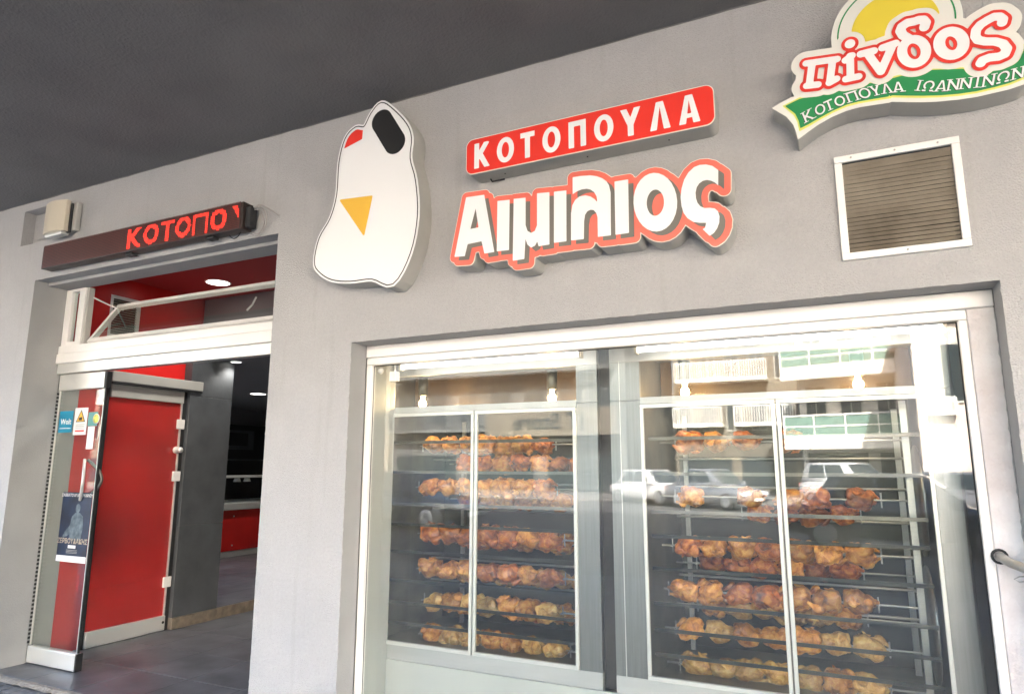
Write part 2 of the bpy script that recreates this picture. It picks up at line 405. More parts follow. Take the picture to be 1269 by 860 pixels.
def sd_glyph(X, Z, ch, w, h, t, serif=0):
    d = None
    for ps in glyph(ch, w, h, t):
        q = sd_poly(X, Z, ps); d = q if d is None else np.minimum(d, q)
    d = np.maximum(d, rrect(X, Z, 0, w, 0, h, 0))
    if serif:
        feet = {'K': [(t / 2, 0), (t / 2, h), (w - t * .4, 0), (w - t, h)], 'T': [(w / 2, 0)], 'P': [(t / 2, 0), (w - t / 2, 0), (t / 2, h), (w - t / 2, h)],
                'L': [(t * .5, 0), (w - t * .5, 0)], 'A': [(t * .5, 0), (w - t * .5, 0)], 'Y': [(w / 2, 0), (t * .4, h), (w - t * .4, h)],
                'I': [(w / 2, 0), (w / 2, h)], 'N': [(t / 2, 0), (t / 2, h), (w - t / 2, h)], 'O': [], 'W': []}[ch]
        for fx, fz in feet:
            z = fz if fz == 0 else h - serif * .5
            d = np.minimum(d, rrect(X, Z, fx - serif * 1.7, fx + serif * 1.7, (0 if fz == 0 else h - serif * .5), (serif * .5 if fz == 0 else h), 0))
    return d
AIM=[[[(-1.7074, 2.5162), (-1.6435, 2.8296), (-1.5365, 2.8244), (-1.4764, 2.5107), (-1.5324, 2.5101), (-1.5496, 2.5774), (-1.6301, 2.5738), (-1.646, 2.5122)], [(-1.6154, 2.653), (-1.586, 2.7586), (-1.568, 2.6542)]], [[(-1.461, 2.7775), (-1.3918, 2.7721), (-1.3946, 2.5092), (-1.4629, 2.5121)]], [[(-1.3696, 2.7724), (-1.3038, 2.7675), (-1.3041, 2.6236), (-1.2938, 2.5932), (-1.2749, 2.5796), (-1.2553, 2.5872), (-1.2432, 2.614), (-1.2424, 2.7791), (-1.1761, 2.7729), (-1.1784, 2.5069), (-1.2353, 2.5062), (-1.242, 2.5323), (-1.2539, 2.5121), (-1.2752, 2.5046), (-1.2948, 2.5237), (-1.305, 2.5538), (-1.3112, 2.4519), (-1.3744, 2.4514)]], [[(-1.1526, 2.7711), (-1.0879, 2.7659), (-1.0904, 2.51), (-1.1551, 2.5115)]], [[(-1.0549, 2.8268), (-1.0142, 2.8255), (-0.966, 2.8194), (-0.9344, 2.8093), (-0.9071, 2.7936), (-0.8864, 2.7745), (-0.8745, 2.7523), (-0.8676, 2.7154), (-0.8713, 2.5066), (-0.9345, 2.5084), (-0.934, 2.6046), (-0.9398, 2.6269), (-0.9521, 2.6431), (-0.9678, 2.6474), (-0.9837, 2.6421), (-0.9952, 2.6265), (-1.0005, 2.5956), (-1.0037, 2.5077), (-1.0676, 2.5109), (-1.0657, 2.6462), (-1.0586, 2.6853), (-1.0444, 2.7086), (-1.0224, 2.7233), (-0.9918, 2.7235), (-0.9665, 2.7133), (-0.9462, 2.6962), (-0.9332, 2.678), (-0.9365, 2.708), (-0.9479, 2.7316), (-0.9658, 2.7477), (-0.9848, 2.7552), (-1.0089, 2.7564), (-1.0332, 2.7511), (-1.0562, 2.7399)]], [[(-0.8478, 2.7656), (-0.782, 2.7642), (-0.7858, 2.5052), (-0.8499, 2.5057)]], [[(-0.5624, 2.6193), (-0.5646, 2.5889), (-0.5716, 2.5606), (-0.5829, 2.5358), (-0.598, 2.5157), (-0.6162, 2.5012), (-0.6367, 2.4932), (-0.6584, 2.4919), (-0.6804, 2.4976), (-0.7015, 2.51), (-0.7207, 2.5286), (-0.737, 2.5526), (-0.7495, 2.5806), (-0.7575, 2.6114), (-0.7606, 2.6434), (-0.7586, 2.6749), (-0.7516, 2.7042), (-0.7399, 2.7298), (-0.7242, 2.7503), (-0.7052, 2.7647), (-0.684, 2.7723), (-0.6618, 2.7728), (-0.6396, 2.766), (-0.6186, 2.7526), (-0.5998, 2.7332), (-0.5841, 2.7088), (-0.5724, 2.6808), (-0.565, 2.6504)], [(-0.6215, 2.6201), (-0.6236, 2.6068), (-0.6276, 2.5945), (-0.6332, 2.5839), (-0.6401, 2.5756), (-0.648, 2.5699), (-0.6566, 2.5672), (-0.6653, 2.5675), (-0.6739, 2.571), (-0.6817, 2.5773), (-0.6885, 2.5862), (-0.6939, 2.5973), (-0.6976, 2.6101), (-0.6995, 2.6238), (-0.6993, 2.6378), (-0.6972, 2.6513), (-0.6932, 2.6638), (-0.6875, 2.6745), (-0.6805, 2.6828), (-0.6725, 2.6885), (-0.6638, 2.6911), (-0.655, 2.6906), (-0.6464, 2.687), (-0.6386, 2.6805), (-0.6319, 2.6714), (-0.6266, 2.6603), (-0.623, 2.6476), (-0.6213, 2.634)]], [[(-0.3796, 2.7304), (-0.3832, 2.6593), (-0.3971, 2.6767), (-0.4136, 2.6879), (-0.4303, 2.6941), (-0.4475, 2.6929), (-0.4638, 2.6833), (-0.4749, 2.6681), (-0.4808, 2.6453), (-0.4805, 2.6192), (-0.4747, 2.5959), (-0.4632, 2.5776), (-0.4466, 2.5667), (-0.423, 2.5641), (-0.403, 2.5578), (-0.3904, 2.5426), (-0.3849, 2.5184), (-0.3877, 2.4899), (-0.3975, 2.4661), (-0.4118, 2.4481), (-0.4304, 2.4372), (-0.4579, 2.4719), (-0.4474, 2.4776), (-0.4423, 2.4986), (-0.47, 2.503), (-0.4971, 2.5118), (-0.5204, 2.5318), (-0.5367, 2.5597), (-0.5444, 2.593), (-0.5468, 2.6347), (-0.5409, 2.6751), (-0.528, 2.7142), (-0.5077, 2.7443), (-0.4824, 2.7643), (-0.4578, 2.77), (-0.4303, 2.7667), (-0.4035, 2.7546)]]]
PIN={'pi': [[(0.001, 3.135), (0.1182, 3.1221)], [(0.0233, 3.1263), (0.0065, 3.0345)], [(-0.0039, 3.0331), (0.039, 3.0277)], [(0.1015, 3.1235), (0.0844, 3.028)], [(0.0821, 3.0245), (0.1097, 3.035)]], 'iota': [[(0.1704, 3.1773), (0.1703, 3.1765)], [(0.1485, 3.1079), (0.1734, 3.1227)], [(0.1668, 3.123), (0.1608, 3.0279)], [(0.1441, 3.0243), (0.19, 3.0241)]], 'nu': [[(0.206, 3.12), (0.2527, 3.1211)], [(0.2298, 3.1172), (0.2703, 3.0239)], [(0.2703, 3.0239), (0.32, 3.1256)], [(0.2851, 3.1254), (0.3312, 3.1318)]], 'delta': [[(0.4306, 3.0679), (0.4286, 3.0567), (0.4247, 3.0467), (0.4191, 3.0383), (0.4121, 3.0319), (0.404, 3.0279), (0.3953, 3.0264), (0.3863, 3.0276), (0.3775, 3.0314), (0.3693, 3.0375), (0.3622, 3.0458), (0.3565, 3.0559), (0.3525, 3.0671), (0.3505, 3.0789), (0.3505, 3.0908), (0.3525, 3.1022), (0.3565, 3.1123), (0.3622, 3.1209), (0.3693, 3.1272), (0.3775, 3.1312), (0.3864, 3.1326), (0.3955, 3.1312), (0.4043, 3.1273), (0.4124, 3.1209), (0.4194, 3.1125), (0.4249, 3.1025), (0.4288, 3.0913), (0.4307, 3.0796), (0.4306, 3.0679)], [(0.4346, 3.1721), (0.4411, 3.1898), (0.4334, 3.2056), (0.4166, 3.2092), (0.404, 3.2068), (0.3794, 3.2088), (0.3598, 3.1989), (0.3521, 3.1814), (0.3595, 3.1593), (0.3794, 3.1376)]], 'omic': [[(0.5551, 3.0664), (0.553, 3.0558), (0.5492, 3.0463), (0.5437, 3.0384), (0.5369, 3.0324), (0.529, 3.0287), (0.5204, 3.0274), (0.5117, 3.0286), (0.5031, 3.0323), (0.4952, 3.0383), (0.4883, 3.0463), (0.4828, 3.0559), (0.479, 3.0666), (0.4771, 3.0779), (0.4771, 3.0893), (0.4791, 3.1), (0.483, 3.1097), (0.4886, 3.1177), (0.4956, 3.1237), (0.5036, 3.1274), (0.5122, 3.1285), (0.5211, 3.1272), (0.5296, 3.1233), (0.5375, 3.1172), (0.5443, 3.1091), (0.5496, 3.0995), (0.5533, 3.0888), (0.5552, 3.0776), (0.5551, 3.0664)]], 'sig': [[(0.6831, 3.115), (0.6874, 3.1288), (0.6776, 3.1431), (0.6611, 3.1468), (0.6405, 3.1396), (0.6165, 3.128), (0.6004, 3.1101), (0.595, 3.085), (0.6018, 3.0664), (0.6233, 3.054), (0.6535, 3.0451), (0.677, 3.0292), (0.6868, 3.0056), (0.6781, 2.9859), (0.6581, 2.9804), (0.6305, 2.9845), (0.6074, 2.9798), (0.6006, 2.9689)]]}
RIB=[(-0.1454, 2.9689), (-0.116, 2.9824), (-0.0653, 3.0011), (-0.0097, 2.9994), (0.1178, 3.0717), (0.2503, 3.0914), (0.3578, 3.1004), (0.4841, 3.0872), (0.7254, 3.0166), (0.7423, 3.0219), (0.8177, 3.0478), (0.8718, 3.0604), (0.8468, 3.0244), (0.8634, 2.9403), (0.8006, 2.8934), (0.7242, 2.8527), (0.6771, 2.8446), (0.6327, 2.8422), (0.5764, 2.8396), (0.5195, 2.8428), (0.4619, 2.8497), (0.4034, 2.8605), (0.3441, 2.876), (0.2837, 2.8933), (0.2966, 2.8867), (0.2339, 2.8905), (0.1829, 2.8929), (0.137, 2.889), (0.0832, 2.8758), (0.0279, 2.8529), (-0.0145, 2.829), (-0.054, 2.8033), (-0.0585, 2.8405), (-0.0666, 2.8747), (-0.0918, 2.9173)]
GRE=[(-0.0937, 2.9646), (-0.0351, 2.9829), (0.0441, 2.9857), (0.1243, 2.9813), (0.1904, 2.9882), (0.267, 2.9839), (0.3482, 2.9896), (0.3728, 2.9933), (0.439, 2.9876), (0.5428, 2.9639), (0.6202, 2.939), (0.7007, 2.9647), (0.7403, 3.0034), (0.8102, 3.0281), (0.8513, 3.0412), (0.827, 3.0122), (0.8415, 2.9538), (0.7934, 2.9241), (0.7272, 2.8808), (0.6796, 2.868), (0.6349, 2.8636), (0.5785, 2.8612), (0.5216, 2.8646), (0.4641, 2.8732), (0.4057, 2.8857), (0.3464, 2.9015), (0.2858, 2.9183), (0.2987, 2.9117), (0.2359, 2.915), (0.1848, 2.9168), (0.1389, 2.9139), (0.0849, 2.8992), (0.0297, 2.878), (-0.0089, 2.8614), (-0.0405, 2.8509), (-0.045, 2.8859), (-0.0566, 2.9212)]
YEL=[(-0.1041, 2.9679), (-0.0345, 2.9909), (0.0444, 2.9897), (0.3731, 2.9963), (0.4395, 2.9936), (0.4917, 2.9794), (0.5435, 2.9712), (0.6209, 2.9462), (0.7014, 2.9719), (0.7414, 3.0134), (0.8114, 3.0387), (0.8631, 3.0522), (0.8351, 3.0134), (0.8514, 2.9495), (0.7976, 2.9143), (0.7263, 2.8724), (0.6787, 2.8595), (0.6341, 2.8557), (0.5777, 2.8533), (0.5208, 2.8566), (0.4633, 2.8651), (0.405, 2.8775), (0.3456, 2.8932), (0.2851, 2.91), (0.298, 2.9033), (0.2353, 2.9066), (0.1841, 2.9083), (0.1383, 2.9053), (0.0843, 2.8906), (0.029, 2.8686), (-0.0096, 2.8511), (-0.0462, 2.8377), (-0.0508, 2.8832), (-0.0625, 2.916)]
TB1=[(-0.0011, 2.8756), (0.0443, 2.893), (0.0786, 2.9032), (0.1191, 2.9132), (0.1656, 2.9208), (0.2111, 2.9236), (0.2495, 2.9257), (0.2873, 2.9254), (0.3243, 2.9207)]
TT1=[(-0.0135, 2.923), (0.034, 2.9381), (0.0685, 2.9489), (0.1092, 2.9571), (0.1547, 2.9656), (0.2006, 2.9696), (0.2405, 2.9711), (0.2815, 2.9683), (0.325, 2.9647)]
TB2=[(0.3868, 2.9103), (0.416, 2.9006), (0.4509, 2.8901), (0.4886, 2.8842), (0.5175, 2.8821), (0.5517, 2.8777), (0.5797, 2.8735), (0.6077, 2.8706), (0.6497, 2.8722), (0.7051, 2.8772)]
TT2=[(0.4026, 2.9522), (0.4318, 2.9421), (0.4638, 2.9337), (0.4958, 2.9298), (0.5304, 2.9259), (0.5617, 2.9213), (0.591, 2.9187), (0.6208, 2.9166), (0.6627, 2.9178), (0.7098, 2.9219)]

# ================================================================== STRUCTURE
# ---- shop front wall with its openings, one skin with real reveals
DX0, DX1, DZ = -5.61, -3.065, 2.892      # doorway
WX0, WX1, WZ0, WZ1 = -2.452, .599, .10, 2.149   # display window recess
NX0, NX1, NZ0, NZ1 = -5.875, -5.50, 3.206, 3.503  # small niche
VX0, VX1, VZ0, VZ1 = .100, .500, 2.318, 2.715     # vent hole
CEIL = 3.572
def front_wall():
    holes = [(DX0, DX1, -.4, DZ, .27), (WX0, WX1, WZ0, WZ1, .14), (NX0, NX1, NZ0, NZ1, .09), (VX0, VX1, VZ0, VZ1, .16)]
    xs = sorted({-9.0, 7.0, *[h[0] for h in holes], *[h[1] for h in holes]}); zs = sorted({-.4, CEIL + .02, *[h[2] for h in holes], *[h[3] for h in holes]})
    mb = MB()
    for x0, x1 in zip(xs[:-1], xs[1:]):
        for z0, z1 in zip(zs[:-1], zs[1:]):
            cx, cz = (x0 + x1) / 2, (z0 + z1) / 2
            if any(h[0] < cx < h[1] and h[2] < cz < h[3] for h in holes): continue
            mb.add([(x0, 0, z0), (x1, 0, z0), (x1, 0, z1), (x0, 0, z1)], [(0, 1, 2, 3)])
    wall = mb.build('front_wall', 'wall'); tag(wall, kind='structure')
    for nm, (x0, x1, z0, z1, d) in zip(('door_reveal', 'window_reveal', 'niche_reveal', 'vent_reveal'), holes):
        r = MB()
        r.add([(x0, 0, z0), (x0, d, z0), (x0, d, z1), (x0, 0, z1)], [(0, 1, 2, 3)])
        r.add([(x1, 0, z0), (x1, d, z0), (x1, d, z1), (x1, 0, z1)], [(3, 2, 1, 0)])
        if nm == 'door_reveal':
            r.add([(x0, 0, z1), (x1, 0, z1), (x1, .10, z1), (x0, .10, z1)], [(0, 1, 2, 3)])
            r.add([(x0, .10, z1), (x1, .10, z1), (x1, .104, z1 - .022), (x0, .104, z1 - .022)], [(0, 1, 2, 3)])
            r.add([(x0, .104, z1 - .022), (x1, .104, z1 - .022), (x1, d, z1 - .022), (x0, d, z1 - .022)], [(0, 1, 2, 3)])
        else:
            r.add([(x0, 0, z1), (x1, 0, z1), (x1, d, z1), (x0, d, z1)], [(0, 1, 2, 3)])
            r.add([(x0, 0, z0), (x1, 0, z0), (x1, d, z0), (x0, d, z0)], [(3, 2, 1, 0)])
        if nm == 'niche_reveal': r.add([(x0, d, z0), (x1, d, z0), (x1, d, z1), (x0, d, z1)], [(0, 1, 2, 3)])
        if nm == 'vent_reveal': r.add([(x0, d, z0), (x1, d, z0), (x1, d, z1), (x0, d, z1)], [(0, 1, 2, 3)])
        r.build(nm, {'vent_reveal': 'void', 'niche_reveal': 'wall'}.get(nm, 'reveal'), wall)
    return wall
WALL = front_wall()

# ---- porch soffit, upper storeys, columns
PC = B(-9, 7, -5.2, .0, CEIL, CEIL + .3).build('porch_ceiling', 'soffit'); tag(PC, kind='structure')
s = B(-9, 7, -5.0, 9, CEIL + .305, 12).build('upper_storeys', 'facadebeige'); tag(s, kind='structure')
for y in (-.95, -1.95, -2.95):
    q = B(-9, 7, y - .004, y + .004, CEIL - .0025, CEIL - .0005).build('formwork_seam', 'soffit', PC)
# uneven plaster bead along the joint of wall and soffit
bead = MB(); pts = []
for i in range(160):
    x = -9 + i * .1; pts.append((x, -.001, CEIL - .001 + random.uniform(-.003, .003)))
bead.tube(pts, [random.uniform(.002, .006) for _ in pts], 6)
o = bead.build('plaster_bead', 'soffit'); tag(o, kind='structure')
for i, x in enumerate((-8.6, 6.6)):
    c = MB().bbox(x - .25, x + .25, -5.15, -4.65, -.0, CEIL, .02).build('porch_column', 'wall')
    tag(c, ('grey square column at the left end of the porch', 'grey square column at the right end of the porch')[i], 'column')

# ---- ground
g = B(-200, 200, -300, -6.0, -.6, -.12).build('road', 'asphalt'); tag(g, kind='structure')
pv = B(-60, 60, -6.0, .03, -.4, -.03).build('pavement', 'paver'); tag(pv, kind='structure')
nb = 0
bm_ = MB().bbox(-.049, .049, -.049, .049, -.05, 0, .004); pave_me = bm_.mesh('paving_block'); pave_me.materials.append(M['paver'])
for iy in range(9):
    for ix in range(30):
        o = link('paving_block', pave_me, None, pv)
        o.location = (-6.6 + ix * .104 + (.052 if iy % 2 else 0), -.115 - iy * .104, random.uniform(-.006, -.001)); nb += 1
# cement strip along the threshold, broken and uneven
vs = []; fs = []
n = 160
for i in range(n + 1):
    x = -7 + i * .05
    a, b_ = -.055 + random.uniform(-.012, .012), .028 + random.uniform(-.006, .004)
    vs += [(x, a, -.004), (x, (a + b_) / 2, .004 + random.uniform(0, .006)), (x, b_, .001)]
for i in range(n):
    for k in range(2): fs.append((i * 3 + k, i * 3 + 3 + k, i * 3 + 4 + k, i * 3 + 1 + k))
o = MB().add(vs, fs).build('threshold_mortar', 'mortar'); tag(o, kind='structure')

# ---- shop interior shell
fl = B(-5.55, -2.9, .03, 7.5, -.1, -.006).build('lobby_floor', 'grout'); tag(fl, kind='structure')
B(-7.5, -5.5505, .03, 1.457, -.1, -.006).build('floor_bed', 'grout', fl)
for iy in range(9):
    for ix in range(9):
        x0 = -7.17 + ix * .5; y0 = .034 + iy * .5
        x1, y1 = x0 + .496, y0 + .496
        if y0 > 1.4 and x0 < -5.55:
            if x1 < -5.5: continue
            x0 = -5.543
        if y0 < 1.457 and x1 < -5.5 and y1 > 1.457: y1 = 1.455
        o = MB().bbox(x0, x1, y0, y1, -.02, random.uniform(-.0012, 0), .0015).build('floor_tile', 'floortile', fl)
rf = B(-12, -5.55, 1.459, 9, -.1, .088).build('raised_floor', 'grout'); tag(rf, kind='structure')
for iy in range(12):
    for ix in range(12):
        x1 = -5.575 - ix * .5; y0 = 1.975 + iy * .5
        MB().bbox(x1 - .496, x1, y0, y0 + .496, .07, .1, .0015).build('floor_tile', 'floortile', rf)
st = B(-5.57, -5.545, 1.96, 8, -.004, .098).build('step_edge', 'marble', rf)

lw = MB(); RX = -5.62
lw.add([(RX, .27, 2.2), (RX, .63, 2.2), (RX, .63, 3.12), (RX, .27, 3.12)], [(3, 2, 1, 0)])
lw.add([(RX, .45, -.02), (RX, .63, -.02), (RX, .63, 2.2), (RX, .45, 2.2)], [(3, 2, 1, 0)])
lw.add([(RX, .63, -.02), (RX - .03, .63, -.02), (RX - .03, .63, 3.12), (RX, .63, 3.12)], [(3, 2, 1, 0)])
lw.add([(RX - .03, .63, -.02), (RX - .03, 1.6, -.02), (RX - .03, 1.6, 3.12), (RX - .03, .63, 3.12)], [(3, 2, 1, 0)])
side = lw.build('lobby_side_wall', 'red'); tag(side, kind='structure')
o = B(-5.66, RX, .27, .45, -.02, 2.199).build('lobby_side_lining', 'reveal'); tag(o, kind='structure')
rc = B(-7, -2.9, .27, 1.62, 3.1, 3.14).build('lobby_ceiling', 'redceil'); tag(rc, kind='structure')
dr = B(-12, -2.9, 1.62, 1.66, 2.5, 3.3).build('ceiling_drop', 'innerceil'); tag(dr, kind='structure')
ic = B(-12, -2.9, 1.66, 9, 2.5, 2.54).build('shop_ceiling', 'innerceil'); tag(ic, kind='structure')
bw = B(-12, -2.9, 8.9, 9.0, 0, 2.5).build('shop_back_wall', 'inner'); tag(bw, kind='structure')
bl = B(-10.2, -10.1, 1.6, 9.0, 0, 2.5).build('shop_end_wall', 'inner'); tag(bl, kind='structure')
rw = B(-2.95, -2.9, .02, 9.0, -.1, 3.5).build('shop_partition', 'inner'); tag(rw, kind='structure')
# slate panelled pier
pier = empty('panelled_pier', (-5.6, 1.46, 0), 'dark slate grey tiled pier between the red doorway panel and the shop counter', 'pier')
B(-5.9, -5.562, 1.468, 1.945, .0, 2.5).build('core', 'grout', pier)
for z0, z1 in ((.10, .905), (.909, 2.118), (2.122, 2.499)):
    MB().bbox(-5.92, -5.548, 1.457, 1.955, z0, z1, .002).build('panel', 'tilegrey', pier)
MB().bbox(-5.92, -5.535, 1.455, 1.957, .0, .098, .003).build('base_stone', 'marble', pier)
# infill behind pier up to red wall top
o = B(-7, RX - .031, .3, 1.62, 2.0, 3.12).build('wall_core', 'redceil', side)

# ---- display room shell
dl = MB()
dl.box(-2.47, -2.418, .165, .394, .0, 2.3)
o = dl.build('display_side_panel', 'panel'); tag(o, kind='structure')
o = MB().bbox(-2.417, .62, .383, .398, .0, .373, .002).box(-2.417, .62, .165, .382, .05, .10).build('display_apron', 'panel'); tag(o, kind='structure')
o = B(-2.80, -2.75, .10, 1.6, .0, 2.3).build('display_far_panel', 'inner'); tag(o, kind='structure')
o = B(.625, .66, .165, 1.55, .0, 2.3).build('display_end_panel', 'inner'); tag(o, kind='structure')
o = B(-2.75, .66, 1.55, 1.6, .2, 2.3).build('display_back_panel', 'inner'); tag(o, kind='structure')
o = B(-2.75, .62, .165, 1.55, 2.2, 2.24).build('display_ceiling', 'innerceil'); tag(o, kind='structure')

# ================================================================== DISPLAY WINDOW
wn = empty('display_window', (-.93, .14, .3), 'large white framed display window with clear glass in front of the rotisserie ovens', 'window')
MB().bbox(WX0 + .002, WX1 - .002, .135, .20, 2.078, WZ1 - .002, .004).build('shutter_box', 'white', wn)
MB().bbox(WX0 + .002, .504, .145, .19, 2.035, 2.0765, .003).build('top_rail', 'white', wn)
MB().bbox(WX0 + .002, -2.415, .145, .19, .102, 2.0335, .003).build('stile', 'white', wn)
MB().bbox(.4725, .504, .145, .19, .102, 2.0335, .003).build('stile', 'white', wn)
MB().bbox(.5055, WX1 - .002, .142, .20, .102, 2.0765, .003).build('side_post', 'whitedirty', wn)
B(-2.4155, .473, .172, .176, .102, 2.036).build('glass_pane', 'glass', wn)
MB().tube([(-2.413, .171, 2.031), (.471, .171, 2.031)], .0025, 5).build('gasket', 'black', wn)
MB().tube([(.4705, .171, .11), (.4705, .171, 2.031)], .0030, 5).build('gasket', 'black', wn)
MB().tube([(-2.4135, .171, .11), (-2.4135, .171, 2.031)], .0018, 5).build('gasket', 'black', wn)

# strip lights hanging behind the glass
for x0, x1, nm in ((-2.27, -1.175, 'left'), (-.86, .43, 'right')):
    t = empty('strip_light', (x0, .25, 2.03), 'glowing white tube light along the top of the window above the %s oven' % nm, 'strip light', 'tube lights inside the window')
    MB().bbox(x0 - .02, x1 + .02, .235, .285, 2.062, 2.09, .004).build('housing', 'white', t)
    MB().tube([(x0, .255, 2.036), (x1, .255, 2.036)], .021, 12).build('tube', 'tube', t)
    for xx in (x0 - .018, x1 + .003): MB().bbox(xx, xx + .015, .232, .278, 2.008, 2.0615, .003).build('end_bracket', 'beige', t)
j = empty('junction_box', (-2.34, .24, 1.96), 'small white plastic box hanging in the top left corner of the display window', 'junction box')
MB().bbox(-2.345, -2.295, .225, .262, 1.945, 2.003, .005, 2).build('case', 'white', j)
MB().tube([(-2.32, .245, 2.003), (-2.32, .245, 2.05)], .006, 6).build('stem', 'white', j)
k = empty('blind_knob', (-2.405, .2, 2.0), 'small round white knob in the top left corner behind the window glass', 'knob')
MB().lathe([(0, -.012), (.016, -.012), (.018, 0), (.012, .008), (0, .008)], (-2.385, .20, 2.005), 'y', 16).build('disc', 'white', k)

# ================================================================== OVENS
def oven(x0, x1, dx0, dx1, mull, side_word, mirror):
    Y0, Y1 = .40, 1.30
    o = empty('rotisserie_oven', ((x0 + x1) / 2, Y0, 0), 'tall stainless steel glass-doored rotisserie oven full of chickens, the %s of two' % side_word, 'oven', 'rotisserie ovens in the display window')
    zb, zt = .464, 1.757
    # shell panels
    B(x0, x0 + .012, Y0 + .03, Y1, .0, 2.07).build('side_panel', 'steelv', o)
    B(x1 - .012, x1, Y0 + .03, Y1, .0, 2.07).build('side_panel', 'steelv', o)
    B(x0 + .0125, x1 - .0125, Y1 - .012, Y1 - .001, .40, 2.06).build('back_panel', 'oveninner', o)
    B(x0 + .0125, x1 - .0125, Y0 + .03, Y1 - .013, 2.05, 2.07).build('top_panel', 'steel', o)
    B(x0 + .0125, x1 - .0125, Y0 + .03, Y1 - .013, .40, .42).build('floor_panel', 'darksteel', o)
    B(x0 + .0125, dx0 - .004, Y0 + .031, Y1 - .013, .42, 2.049).build('inner_lining', 'darksteel', o)
    B(dx1 + .004, x1 - .0125, Y0 + .031, Y1 - .013, .42, 2.049).build('inner_lining', 'oveninner', o)
    # face frame
    B(x0, x1, Y0, Y0 + .029, .20, zb - .014).build('lower_panel', 'satin', o)
    B(x0, x1, Y0, Y0 + .029, 1.995, 2.07).build('upper_panel', 'satin', o)
    if dx0 - x0 > .02:
        B(x0, dx0 - .001, Y0, Y0 + .029, zb - .013, 1.790).build('face_strip', 'steelv', o)
        B(x0, dx0 - .001, Y0, Y0 + .029, 1.793, 1.994).build('face_strip', 'steelv', o)
    if x1 - dx1 > .02:
        B(dx1 + .001, x1, Y0, Y0 + .029, zb - .013, 1.790).build('face_strip', 'steelv', o)
        B(dx1 + .001, x1, Y0, Y0 + .029, 1.793, 1.994).build('face_strip', 'steelv', o)
    B(dx0, dx1, Y0 - .004, Y0 + .025, 1.772, 1.806).build('head_rail', 'satin', o)
    h = B(dx0, dx1, Y0 + .008, Y0 + .012, 1.806, 1.994).build('head_glass', 'ovenglass', o)
    B(dx0 + .002, dx1 - .002, Y0 + .03, .50, 1.775, 1.785).build('lamp_baffle', 'bronze', o)  # added plate, keeps most lamp light in the head and off the chamber
    B(dx0 + .002, dx1 - .002, .86, .87, 1.79, 2.0495).build('lamp_reflector', 'bronze', o)
    # doors
    for a, b in ((dx0, mull - .004), (mull + .004, dx1)):
        d = MB()
        d.bbox(a, b, Y0 - .016, Y0 + .004, zb - .012, zb + .008, .002).bbox(a, b, Y0 - .016, Y0 + .004, zt - .008, zt + .012, .002)
        d.bbox(a, a + .017, Y0 - .0155, Y0 + .0035, zb + .0085, zt - .0085, .002).bbox(b - .017, b, Y0 - .0155, Y0 + .0035, zb + .0085, zt - .0085, .002)
        dd = d.build('door', 'steelframe', o)
        B(a + .0175, b - .0175, Y0 - .008, Y0 - .004, zb + .0085, zt - .0085).build('door_glass', 'ovenglass', dd)
    B(mull - .0035, mull + .0035, Y0, Y0 + .02, zb - .012, zt + .012).build('mullion', 'darksteel', o)
    # rails that carry the spits
    for z in (1.60, 1.42, 1.23, 1.11, .952, .785, .660, .545):
        bmk = MB(); dz = .0
        bmk.prism([(.500, z - .009), (.526, z - .009), (.526, z - .006), (.504, z - .006), (.504, z + .008), (.500, z + .008)], 'x', dx0 + .01, dx1 - .03)
        bmk.build('spit_rail', 'oveninner' if z < 1.2 else 'darksteel', o)
    for z in (1.50, 1.34, 1.17, 1.0, .84, .70):
        MB().tube([(dx0 + .015, 1.10, z), (dx1 - .02, 1.10, z)], .008, 6).build('rear_rail', 'steel', o)
    ux = dx1 - .09
    for yy in (.60, 1.12): MB().box(ux, ux + .028, yy, yy + .02, .43, 1.76).build('upright', 'steel', o)
    B((dx0 + .06) if mirror else -2.36, (dx0 + .085) if mirror else -2.335, 1.12, 1.14, .43, 1.76).build('upright', 'steel', o)
    # drive discs at the end
    for cz, cy in ((1.30, .82), (.74, .82)):
        MB().lathe([(0, 0), (.26, 0), (.26, .01), (.20, .014), (0, .014)], (dx1 - .03, cy, cz), 'x', 28).build('drive_disc', 'steel', o)
    # lamps
    for lx in (dx0 + .27 if not mirror else dx0 + .20, dx1 - .20 if not mirror else dx1 - .25):
        lp = MB().lathe([(0, -.028), (.016, -.024), (.024, -.008), (.022, .010), (.012, .022), (.012, .045), (0, .045)], (lx, .55, 1.842), 'z', 14).build('lamp_bulb', 'bulb', o)
        MB().lathe([(.02, .045), (.03, .05), (.03, .16), (0, .16)], (lx, .55, 1.842), 'z', 12).build('lamp_holder', 'darksteel', o)
        ld = bpy.data.lights.new('halogen', 'POINT'); ld.energy = .62; ld.color = (1, .70, .40); ld.shadow_soft_size = .04
        lo = bpy.data.objects.new('halogen_light', ld); COL.objects.link(lo); lo.location = (lx, .56, 1.855)
    return o
OV1 = oven(-2.610, -1.1285, -2.590, -1.247, -1.862, 'left', False)
OV2 = oven(-1.058, .456, -.897, .362, -.248, 'right', True)
# seam on the right oven's broad left strip
B(-1.0075, -1.0045, .398, .3999, .45, 2.0).build('steel_seam', 'steelframe', OV2)
gp = B(-1.127, -1.0595, .44, 1.4, .373, 2.1).build('gap_shade_block', 'void'); tag(gp, kind='structure')  # near-black block stands in for the shade between the two ovens

